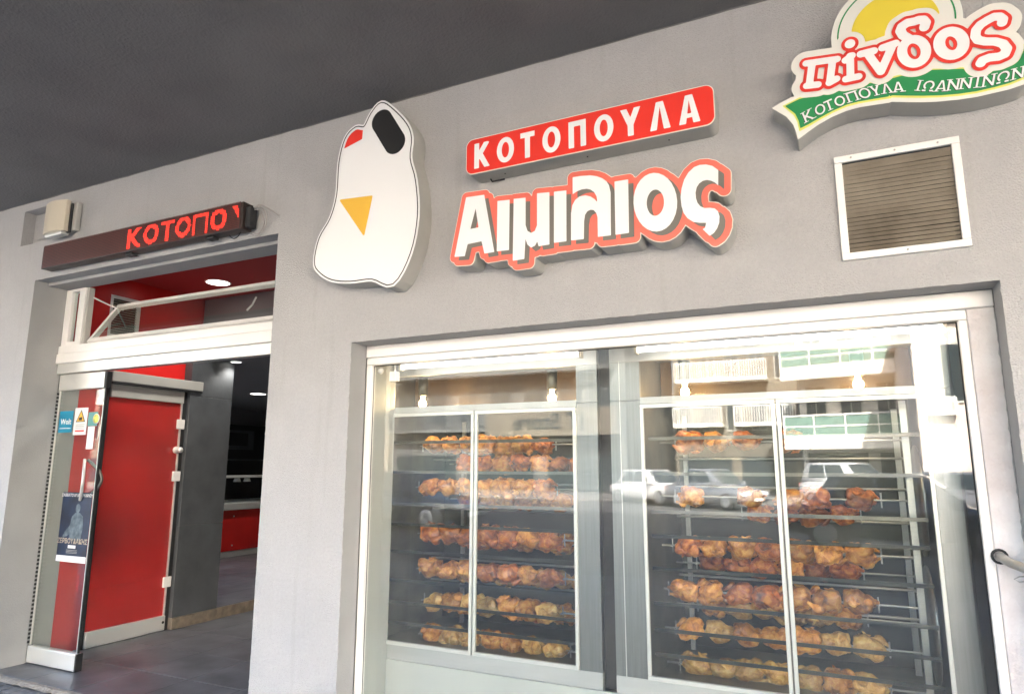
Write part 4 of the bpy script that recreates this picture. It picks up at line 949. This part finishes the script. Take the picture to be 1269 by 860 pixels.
# large name sign
ns_ = empty('large_name_sign', (-1.05, 0, 2.6), 'large coral and white cut-out light-box sign of rounded lower case Greek letters', 'sign')
OFF = (.0235, -.0215)
ax = [p for g in AIM for l in g for p in l]; bx0, bx1 = min(p[0] for p in ax) - .06, max(p[0] for p in ax) + .09; bz0, bz1 = min(p[1] for p in ax) - .08, max(p[1] for p in ax) + .06
def g_all(X, Z):
    d = None
    for g in AIM:
        q = np.minimum(sd_poly(X, Z, g), sd_poly(X - OFF[0], Z - OFF[1], g)); d = q if d is None else np.minimum(d, q)
    return d
_c = {}
def g_cached(X, Z):
    k = X.shape
    if k not in _c: _c[k] = g_all(X, Z)
    return _c[k]
CE = .0042
sdf_mb(lambda X, Z: g_cached(X, Z) - .0305, bx0, bx1, bz0, bz1, CE, YF + .003, -.001).build('casing', 'signside', ns_)
sdf_mb(lambda X, Z: g_cached(X, Z) - .0305, bx0, bx1, bz0, bz1, CE, YF, YF + .0025).build('trim', 'signcream', ns_)
sdf_mb(lambda X, Z: g_cached(X, Z) - .0275, bx0, bx1, bz0, bz1, CE, YF - .0015).build('face', 'signpink', ns_)
def shadow(X, Z):
    d = None
    for g in AIM:
        q = sd_poly(X - OFF[0], Z - OFF[1], g)
        for t in (.25, .5, .75): q = np.minimum(q, sd_poly(X - OFF[0] * t, Z - OFF[1] * t, g)) if t == .75 else q
        d = q if d is None else np.minimum(d, q)
    return d
for g in AIM:
    px = [p[0] for p in g[0]]; pz = [p[1] for p in g[0]]
    def fs_(X, Z, g=g): return sd_poly(X - OFF[0], Z - OFF[1], g)
    sdf_mb(fs_, min(px), max(px) + .035, min(pz) - .035, max(pz), .0035, YF - .0028 - .0002 * AIM.index(g)).build('letter_shadow', 'signshadow', ns_)
for g in AIM:
    px = [p[0] for p in g[0]]; pz = [p[1] for p in g[0]]
    sdf_mb(lambda X, Z: sd_poly(X, Z, g), min(px) - .01, max(px) + .01, min(pz) - .01, max(pz) + .01, .0032, YF - .0055).build('letter', 'signwhite', ns_)

# green ribbon brand sign
bs_ = empty('green_ribbon_sign', (.45, 0, 3.1), 'cut-out brand sign with red outlined letters over a green ribbon and yellow disc', 'sign')
CC = (.335, 3.205); RC = .232
def pin(X, Z):
    d = None
    for nm, ls2 in PIN.items():
        rr = {'pi': .0145, 'iota': .0145, 'nu': .0155, 'delta': .0178, 'omic': .020, 'sig': .0165}[nm]
        for pts in ls2:
            r_ = rr * (1.35 if (nm == 'iota' and len(pts) == 2 and abs(pts[0][1] - pts[1][1]) < .004 and abs(pts[0][0] - pts[1][0]) < .004) else 1)
            q = sd_line(X, Z, [tuple(p) for p in pts], r_); d = q if d is None else np.minimum(d, q)
    return d
_p = {}
def pinc(X, Z):
    if X.shape not in _p: _p[X.shape] = pin(X, Z)
    return _p[X.shape]
rx0, rx1, rz0, rz1 = -.20, 1.05, 2.74, 3.50
ring = lambda X, Z: np.hypot(X - CC[0], Z - CC[1])
board = lambda X, Z: np.minimum(np.minimum(sd_poly(X, Z, [RIB]), pinc(X, Z) - .044), ring(X, Z) - RC)
bc = {}
def boardc(X, Z):
    if X.shape not in bc: bc[X.shape] = board(X, Z)
    return bc[X.shape]
sdf_mb(boardc, rx0, rx1, rz0, rz1, .0045, YF + .003, -.001).build('casing', 'signside', bs_)
sdf_mb(boardc, rx0, rx1, rz0, rz1, .0045, YF, YF + .0025).build('face', 'signwhite2', bs_)
over = lambda X, Z: np.maximum(ring(X, Z), 0)
notlet = lambda X, Z: -(pinc(X, Z) - .036)
sdf_mb(lambda X, Z: np.maximum(np.maximum(ring(X, Z) - (RC - .022), (RC - .028) - ring(X, Z)), notlet(X, Z)), rx0, rx1, 3.1, rz1, .0032, YF - .0012).build('green_ring', 'signgreen', bs_)
sdf_mb(lambda X, Z: np.maximum(ring(X, Z) - (RC - .075), notlet(X, Z)), rx0, rx1, 3.0, rz1, .004, YF - .0012).build('yellow_disc', 'signyellow', bs_)
sdf_mb(lambda X, Z: np.maximum(sd_poly(X, Z, [YEL]), notlet(X, Z) ), rx0, rx1, rz0, rz1, .004, YF - .0014).build('ribbon_border', 'lime', bs_)
sdf_mb(lambda X, Z: np.maximum(sd_poly(X, Z, [GRE]), notlet(X, Z) + .001), rx0, rx1, rz0, rz1, .004, YF - .0028).build('ribbon', 'signgreen', bs_)
sdf_mb(lambda X, Z: pinc(X, Z) - .0125, rx0, rx1, rz0, rz1, .0033, YF - .0045).build('letter_outline', 'logored', bs_)
for nm, ls2 in PIN.items():
    rr = {'pi': .0145, 'iota': .0145, 'nu': .0155, 'delta': .0178, 'omic': .020, 'sig': .0165}[nm]
    al_ = [p for l in ls2 for p in l]
    def fl_(X, Z):
        d = None
        for pts in ls2:
            dot = nm == 'iota' and len(pts) == 2 and math.hypot(pts[0][0] - pts[1][0], pts[0][1] - pts[1][1]) < .006
            q = sd_line(X, Z, [tuple(p) for p in pts], rr * (1.35 if dot else 1)); d = q if d is None else np.minimum(d, q)
        return d
    sdf_mb(fl_, min(p[0] for p in al_) - .03, max(p[0] for p in al_) + .03, min(p[1] for p in al_) - .03, max(p[1] for p in al_) + .03, .003, YF - .0062).build('letter', 'signwhite', bs_)
def ribbon_text(word, base, top, wf, slant, t):
    for ch, b, tp in zip(word, base, top):
        bx, bz = b; up = Vector((tp[0] - b[0], tp[1] - b[1])); h = up.length
        i = base.index(b); a = base[max(i - 1, 0)]; c = base[min(i + 1, len(base) - 1)]
        rt = Vector((c[0] - a[0], c[1] - a[1])).normalized(); wd = h * wf.get(ch, .8)
        u = up / h
        det = rt.x * u.y - rt.y * u.x
        def f(X, Z):
            dx, dz = X - bx, Z - bz
            U = (dx * u.y - dz * u.x) / det; V = (-dx * rt.y + dz * rt.x) / det
            return sd_glyph(U + wd / 2, V, ch, wd, h, t, serif=.0062)
        for off, yy, mm, nm in ((.0022, YF - .0040, 'black_vinyl', 'letter_shadow'), (0, YF - .0056, 'signwhite', 'letter')):
            f2 = (lambda X, Z: f(X + off, Z + off * .6))
            sdf_mb(f2, min(bx, tp[0]) - wd * .75, max(bx, tp[0]) + wd * .75, min(bz, tp[1]) - .012, max(bz, tp[1]) + .012, .0016, yy).build(nm, mm, bs_)
WF = {'K': .78, 'O': .86, 'T': .74, 'P': .82, 'Y': .74, 'L': .80, 'A': .82, 'I': .3, 'W': .84, 'N': .78}
ribbon_text('KOTOPOYLA', TB1, TT1, WF, 0, .0068)
def along(pts, n0, xs):
    """resample a measured line at x positions"""
    px = [p[0] for p in pts]; pz = [p[1] for p in pts]
    return [(x, float(np.interp(x, px, pz)) + (0 if x <= px[-1] else 0)) for x in xs]
bxs = [.3868, .4190, .4610, .5010, .5415, .5775, .6130, .6590, .7060]
txs = [.4026, .4345, .4745, .5130, .5530, .5890, .6245, .6700, .7150]
ribbon_text('IWANNINWN', along(TB2, 0, bxs), along(TT2, 0, txs), WF, 0, .0066)

# white cut-out board left of the name sign: plain colour fields only
cb = empty('cutout_board', (-2.3, 0, 2.9), 'tall white cut-out board with plain red, yellow and black fields', 'sign board')
_bp = [(-2.635, 2.62), (-2.61, 2.75), (-2.535, 2.86), (-2.495, 3.0), (-2.49, 3.2), (-2.455, 3.335), (-2.39, 3.385), (-2.325, 3.375), (-2.275, 3.45), (-2.215, 3.495), (-2.14, 3.44), (-2.045, 3.33), (-2.01, 3.24), (-2.015, 3.12), (-1.975, 2.98), (-1.957, 2.78), (-1.995, 2.58), (-2.095, 2.43), (-2.23, 2.475), (-2.38, 2.48), (-2.51, 2.505), (-2.60, 2.56)]
_bs = []
for i in range(len(_bp)):
    a, b, c, d = (Vector(_bp[(i + k) % len(_bp)]) for k in (-1, 0, 1, 2))
    for t in (0, .25, .5, .75):
        p = .5 * ((2 * b) + (c - a) * t + (2 * a - 5 * b + 4 * c - d) * t * t + (3 * b - a - 3 * c + d) * t ** 3); _bs.append((p.x, p.y))
def bsh(X, Z): return sd_poly(X, Z, [_bs]) - .025
_b = {}
def bshc(X, Z):
    if X.shape not in _b: _b[X.shape] = bsh(X, Z)
    return _b[X.shape]
q0, q1, q2, q3 = -2.72, -1.88, 2.36, 3.56
sdf_mb(bshc, q0, q1, q2, q3, .006, YF + .003, -.001).build('casing', 'signside', cb)
sdf_mb(bshc, q0, q1, q2, q3, .005, YF, YF + .0025).build('face', 'signwhite', cb)
sdf_mb(lambda X, Z: np.maximum(bshc(X, Z) + .010, -(bshc(X, Z) + .0165)), q0, q1, q2, q3, .004, YF - .0013).build('border_line', 'black_vinyl', cb)
sdf_mb(lambda X, Z: np.maximum(sd_poly(X, Z, [[(-2.7, 3.22), (-2.34, 3.31), (-2.325, 3.6), (-2.7, 3.6)]]), bshc(X, Z) + .032), q0, q1, q2, q3, .004, YF - .0013).build('red_field', 'signred', cb)
sdf_mb(lambda X, Z: sd_poly(X, Z, [[(-2.475, 2.96), (-2.255, 2.945), (-2.30, 2.73)]]) - .006, q0, q1, q2, q3, .004, YF - .0013).build('yellow_field', 'amber', cb)
sdf_mb(lambda X, Z: sd_line(X, Z, [(-2.205, 3.39), (-2.11, 3.24)], .070), q0, q1, q2, q3, .004, YF - .0013).build('black_field', 'black_vinyl', cb)

# small fixing screws on the sign returns, and the cable at the end of the red sign
for par, pts in ((rs, [(-1.45, 2.951), (-1.0, 2.951), (-.6, 2.951)]), (bs_, [])):
    for x, z in pts: MB().lathe([(0, -.002), (.004, -.002), (.004, .001)], (x, -.06, z), 'z', 8).build('screw', 'black', par)
MB().tube([(-1.55, -.03, 2.951), (-1.54, -.03, 2.935), (-1.51, -.02, 2.94), (-1.48, -.004, 2.948)], .005, 6).build('cable', 'black', rs)
# ---- galvanised pipe at the right window post
pp = empty('pipe', (.52, .1, 1.12), 'galvanised pipe with a wire loop sticking out of the white window post', 'pipe')
MB().tube([(.517, .139, 1.128), (.535, .05, 1.116), (.60, -.08, 1.095), (.80, -.22, 1.06)], .017, 12).build('tube', 'galv', pp)
MB().tube([(.517 + .024 * math.cos(a), .137, 1.128 + .024 * math.sin(a)) for a in [k * math.pi / 8 for k in range(17)]], .005, 6).build('collar', 'black', pp)
MB().tube([(.60, -.06, 1.09), (.575, .0, 1.065), (.548, .03, 1.055), (.536, .04, 1.062), (.55, .03, 1.073), (.58, -.01, 1.083)], .0025, 6).build('wire_loop', 'galv', pp)

# ================================================================== ACROSS THE STREET (seen in the glass)
# far pavement
o = B(-60, 60, -34, -27.6, -.2, .0).build('far_pavement', 'concrete'); tag(o, kind='structure')
def railings(x0, x1, y, z0, z1, par, n=None):
    m = MB(); n = n or int((x1 - x0) / .16)
    for i in range(n + 1):
        x = x0 + (x1 - x0) * i / n; m.box(x - .02, x + .02, y - .02, y + .02, z0, z1 - .03)
    m.box(x0, x1, y - .025, y + .025, z1 - .029, z1 + .03)
    o = m.build('railing', 'white', par); o['kind'] = 'stuff' if n > 60 else 'part'
    if n <= 60: del o['kind']
def building(name, x0, x1, yf, H, m, lab, floors, balc, cols, rz=0, pivot=None, depth=12, rail='bars', shopfront=True):
    px, py = pivot or ((x0 + x1) / 2, yf)
    b = empty(name, (px, py, 0), lab, 'building')
    x0, x1 = x0 - px, x1 - px; yf = yf - py
    def bl(mb, nm, mt, par): return link(nm, mb.mesh(nm), mt, par)
    wallo = bl(B(x0, x1, yf - depth, yf, 0, H), 'wall', m, b)
    bl(B(x0 - .2, x1 + .2, yf - depth - .2, yf + .35, H + .003, H + .35), 'roof_edge', m, b)
    for fz in floors:
        wd = (x1 - x0) / cols
        for c in range(cols):
            cx = x0 + wd * (c + .5)
            wo = bl(B(cx - wd * .3, cx + wd * .3, yf + .003, yf + .06, fz + .3, fz + 2.3), 'window', 'signside' if m != 'facadegrey' else 'facadegrey', b)
            for q in (-1, 1): bl(B(cx + q * wd * .145 - wd * .125, cx + q * wd * .145 + wd * .125, yf + .061, yf + .075, fz + .38, fz + 2.22), 'pane', 'winglass', wo)
    for (a, c, fz, d) in balc:
        a -= px; c -= px
        s_ = bl(B(a, c, yf + .002, yf + d, fz - .22, fz), 'balcony_slab', 'facadewhite' if m == 'facadebeige' else m, b)
        if rail == 'bars':
            mm = MB(); n = int((c - a) / .14)
            for i in range(n + 1):
                x = a + (c - a) * i / n; mm.box(x - .018, x + .018, yf + d - .06, yf + d - .025, fz + .001, fz + 1.0)
            mm.box(a, c, yf + d - .07, yf + d - .015, fz + 1.001, fz + 1.05); ro = bl(mm, 'railing', 'white' if m != 'facadegrey' else 'tilegrey', s_)
        else:
            bl(B(a, c, yf + d - .06, yf + d - .04, fz + .1, fz + .95), 'glass_screen', 'greenglass', s_)
            for zz in (.5, 1.0): bl(B(a, c, yf + d - .08, yf + d - .02, fz + zz, fz + zz + .05), 'rail', 'white', s_)
            bl(B(a, c, yf + d + .001, yf + d + .08, fz - .5, fz + .1), 'parapet', m, s_)
            n = int((c - a) / 1.2)
            for i in range(n + 1):
                x = a + (c - a) * i / n; bl(B(x - .025, x + .025, yf + d - .09, yf + d - .0, fz + .001, fz + 1.06), 'post', 'white', s_)
    if shopfront:
        for c in range(max(1, cols // 2)):
            wd = (x1 - x0) / max(1, cols // 2); cx = x0 + wd * (c + .5)
            bl(B(cx - wd * .42, cx + wd * .42, yf + .003, yf + .05, .15, 2.1), 'shop_window', 'winglass', b)
    b.rotation_euler = (0, 0, rz)
    return b
# sunlit white block on the right, turned towards the street corner
building('white_apartment_block', -1.6, 4.6, -31.5, 9.2, 'facadewhite', 'sunlit white apartment block with deep glass-railed balconies, across the street', (3.0, 6.0), [(-1.8, 4.8, 2.75, 1.9), (-1.8, 4.8, 5.95, 1.9)], 4, rz=R(14), rail='glass')
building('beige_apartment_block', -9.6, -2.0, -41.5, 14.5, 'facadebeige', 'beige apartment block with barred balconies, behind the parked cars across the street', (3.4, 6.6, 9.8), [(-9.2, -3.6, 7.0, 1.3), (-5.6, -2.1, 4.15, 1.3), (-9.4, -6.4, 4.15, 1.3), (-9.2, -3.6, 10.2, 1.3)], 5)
c_ = building('rose_corner_house', 2.5, 9.5, -22.5, 6.3, 'facadepink', 'pale rose corner house with a wall-mounted air conditioner, nearest across the street', (3.2,), [], 2, shopfront=False)
ac = empty('air_conditioner', (3.95, -22.3, 3.3), 'white air conditioner unit on the pale rose corner house', 'air conditioner')
ac.location = (3.15, -22.3, 3.4)
link('case', MB().bbox(-.42, .42, -.17, .15, -.3, .3, .02).mesh('case'), 'white', ac)
link('fan', MB().lathe([(0, .155), (.2, .155), (.22, .16), (.24, .15)], (.1, 0, 0), 'y', 20).mesh('fan'), 'signside', ac)
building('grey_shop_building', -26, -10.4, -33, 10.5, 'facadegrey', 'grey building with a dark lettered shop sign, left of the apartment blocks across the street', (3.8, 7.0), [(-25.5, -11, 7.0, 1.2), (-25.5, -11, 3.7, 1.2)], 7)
sgn = empty('shop_sign', (-14.5, -31.6, 3.9), 'long pale shop sign with dark lettering on the grey building across the street', 'sign')
link('board', B(-4, 4, -.1, 0, -.75, .75).mesh('board'), 'facadebeige', sgn)
me = text_mesh('IT Store', 1.3, 'lettering', .02); o = link('lettering', me, 'winglass', sgn); o.rotation_euler = (0, 0, math.pi); o.location = (0, .02, 0)
building('far_left_block', -60, -27, -34, 12, 'facadebeige', 'long beige block at the far left end of the street', (3.4, 6.6), [(-58, -28, 6.8, 1.2)], 12)
building('far_right_block', 13, 48, -27, 13, 'facadewhite', 'long white block at the far right end of the street', (3.4, 6.6), [(14, 47, 6.8, 1.2)], 12)

def car(name, loc, rz, paint, lab, Ln=4.2, Wd=1.75, Ht=1.5, hood=.25, tall=False):
    c = empty(name, loc, lab, 'car', None, rz)
    h2 = Wd / 2; sill = .22; belt = Ht * .60; x0, x1 = -Ln / 2, Ln / 2
    # lower body lofted along x
    st_ = [(x0, .50, .55 * h2 * 1.5, belt * .86), (x0 + .12, .30, h2 * .95, belt * .95), (x0 + .6, sill, h2, belt), (0, sill, h2, belt * 1.0), (x1 - 1.0, sill, h2, belt * .97),
           (x1 - .45, .25, h2 * .96, belt * .88), (x1 - .10, .30, h2 * .86, belt * .74), (x1, .40, h2 * .72, belt * .60)]
    m = MB(); n = 12; rings = []
    for x, zl, hw, zt in st_:
        ring = []
        for (u, v) in ((-.86, 0), (-1, .12), (-1, .55), (-.97, .85), (-.85, 1), (-.4, 1.015), (.4, 1.015), (.85, 1), (.97, .85), (1, .55), (1, .12), (.86, 0)):
            ring.append((x, u * hw, zl + v * (zt - zl)))
        rings.append(ring)
    fs = []
    for i in range(len(rings) - 1):
        for k in range(n): fs.append((i * n + k, (i + 1) * n + k, (i + 1) * n + (k + 1) % n, i * n + (k + 1) % n))
    fs += [tuple(range(n)), tuple(range((len(rings) - 1) * n, len(rings) * n))[::-1]]
    m.add([p for r_ in rings for p in r_], fs, True)
    link('body', m.mesh('body'), paint, c)
    # greenhouse
    a0, a1, b0, b1 = x0 + (.15 if tall else .45), x1 - 1.05, x0 + (.35 if tall else .95), x1 - 1.75
    def gh(s, zt, inset):
        z0 = belt - .02
        return [(a0, -h2 * .9, z0), (a1, -h2 * .9, z0), (a1, h2 * .9, z0), (a0, h2 * .9, z0), (b0, -h2 * .74, zt), (b1, -h2 * .74, zt), (b1, h2 * .74, zt), (b0, h2 * .74, zt)]
    g = MB().add(gh(1, Ht, 0), [(4, 5, 6, 7), (0, 1, 5, 4), (1, 2, 6, 5), (2, 3, 7, 6), (3, 0, 4, 7)])
    bm = bmesh.new(); bm.from_mesh(g.mesh('t'));
    bmesh.ops.bevel(bm, geom=bm.edges[:], offset=.05, segments=3, affect='EDGES'); me = bpy.data.meshes.new('cabin'); bm.to_mesh(me); bm.free()
    for p in me.polygons: p.use_smooth = True
    link('cabin', me, paint, c)
    V = [Vector(v) for v in gh(1, Ht, 0)]
    def pane(q, u0, u1, v0, v1, nm):
        A, B_, C, D = [V[i] for i in q]; nrm = (B_ - A).cross(D - A).normalized() * .012
        P = lambda u, v: (A * (1 - u) + B_ * u) * (1 - v) + (D * (1 - u) + C * u) * v + nrm
        link(nm, MB().add([P(u0, v0), P(u1, v0), P(u1, v1), P(u0, v1)], [(0, 1, 2, 3)]).mesh(nm), 'winglass', c)
    pane((1, 2, 6, 5), .07, .93, .1, .9, 'windscreen'); pane((3, 0, 4, 7), .1, .9, .2, .88, 'rear_window')
    for q in ((0, 1, 5, 4), (2, 3, 7, 6)):
        pane(q, .14, .50, .18, .88, 'side_window'); pane(q, .53, .86, .18, .88, 'side_window')
    for sx in (x0 + .78, x1 - .82):
        for sy in (-1, 1):
            wo = link('wheel', MB().lathe([(0, -.1), (.24, -.1), (.31, -.08), (.32, 0), (.31, .08), (.24, .1), (0, .1)], (0, 0, 0), 'y', 20).mesh('wheel'), 'tyre', c)
            wo.location = (sx, sy * (h2 - .09), .32)
            ro = link('rim', MB().lathe([(0, .10 * sy), (.10, .112 * sy), (.2, .105 * sy), (.215, .10 * sy)], (0, 0, 0), 'y', 14).mesh('rim'), 'rim', wo)
    for sy in (-1, 1):
        link('headlight', MB().bbox(x1 - .20, x1 - .03, sy * h2 * .60 - .16, sy * h2 * .60 + .16, belt * .60, belt * .76, .03, 2).mesh('headlight'), 'signwhite', c)
        link('tail_light', MB().bbox(x0 - .01, x0 + .12, sy * h2 * .72 - .10, sy * h2 * .72 + .10, belt * .70, belt * .90, .02, 2).mesh('tail_light'), 'logored', c)
        link('mirror', MB().bbox(a1 - .35, a1 - .18, sy * (h2 + .08) - .09, sy * (h2 + .08) + .09, belt, belt + .14, .03, 2).mesh('mirror'), paint, c)
    link('grille', MB().bbox(x1 - .05, x1 + .012, -h2 * .38, h2 * .38, .42, belt * .60, .01).mesh('grille'), 'black', c)
    link('number_plate', B(x1 + .013, x1 + .02, -.26, .26, .36, .46).mesh('number_plate'), 'paper', c)
    return c
car('parked_car', (.45, -26.2, -.12), R(42), 'carwhite', 'white tall parked car in front of the sunlit white apartment block', 4.0, 1.8, 1.75, tall=True)
car('parked_car', (3.4, -22.6 + 2.2, -.12), R(25), 'carsilver', 'silver saloon parked by the pale rose corner house', 4.4, 1.75, 1.45)
car('parked_car', (-7.3, -26.0, -.12), R(35), 'carwhite', 'white low parked car in front of the beige apartment block', 4.2, 1.75, 1.45)
car('parked_car', (-4.4, -24.0, -.12), R(30), 'carsilver', 'silver hatchback parked between the two white cars', 3.9, 1.7, 1.5)
car('parked_car', (1.1, -11.9, -.12), R(8), 'cardark', 'dark blue car parked at the near kerb, nearest to the porch on the right', 4.2, 1.75, 1.45)
car('parked_car', (-10.5, -12.0, -.12), R(4), 'cardark', 'dark blue car parked at the near kerb, nearest to the porch on the left', 4.3, 1.75, 1.45)
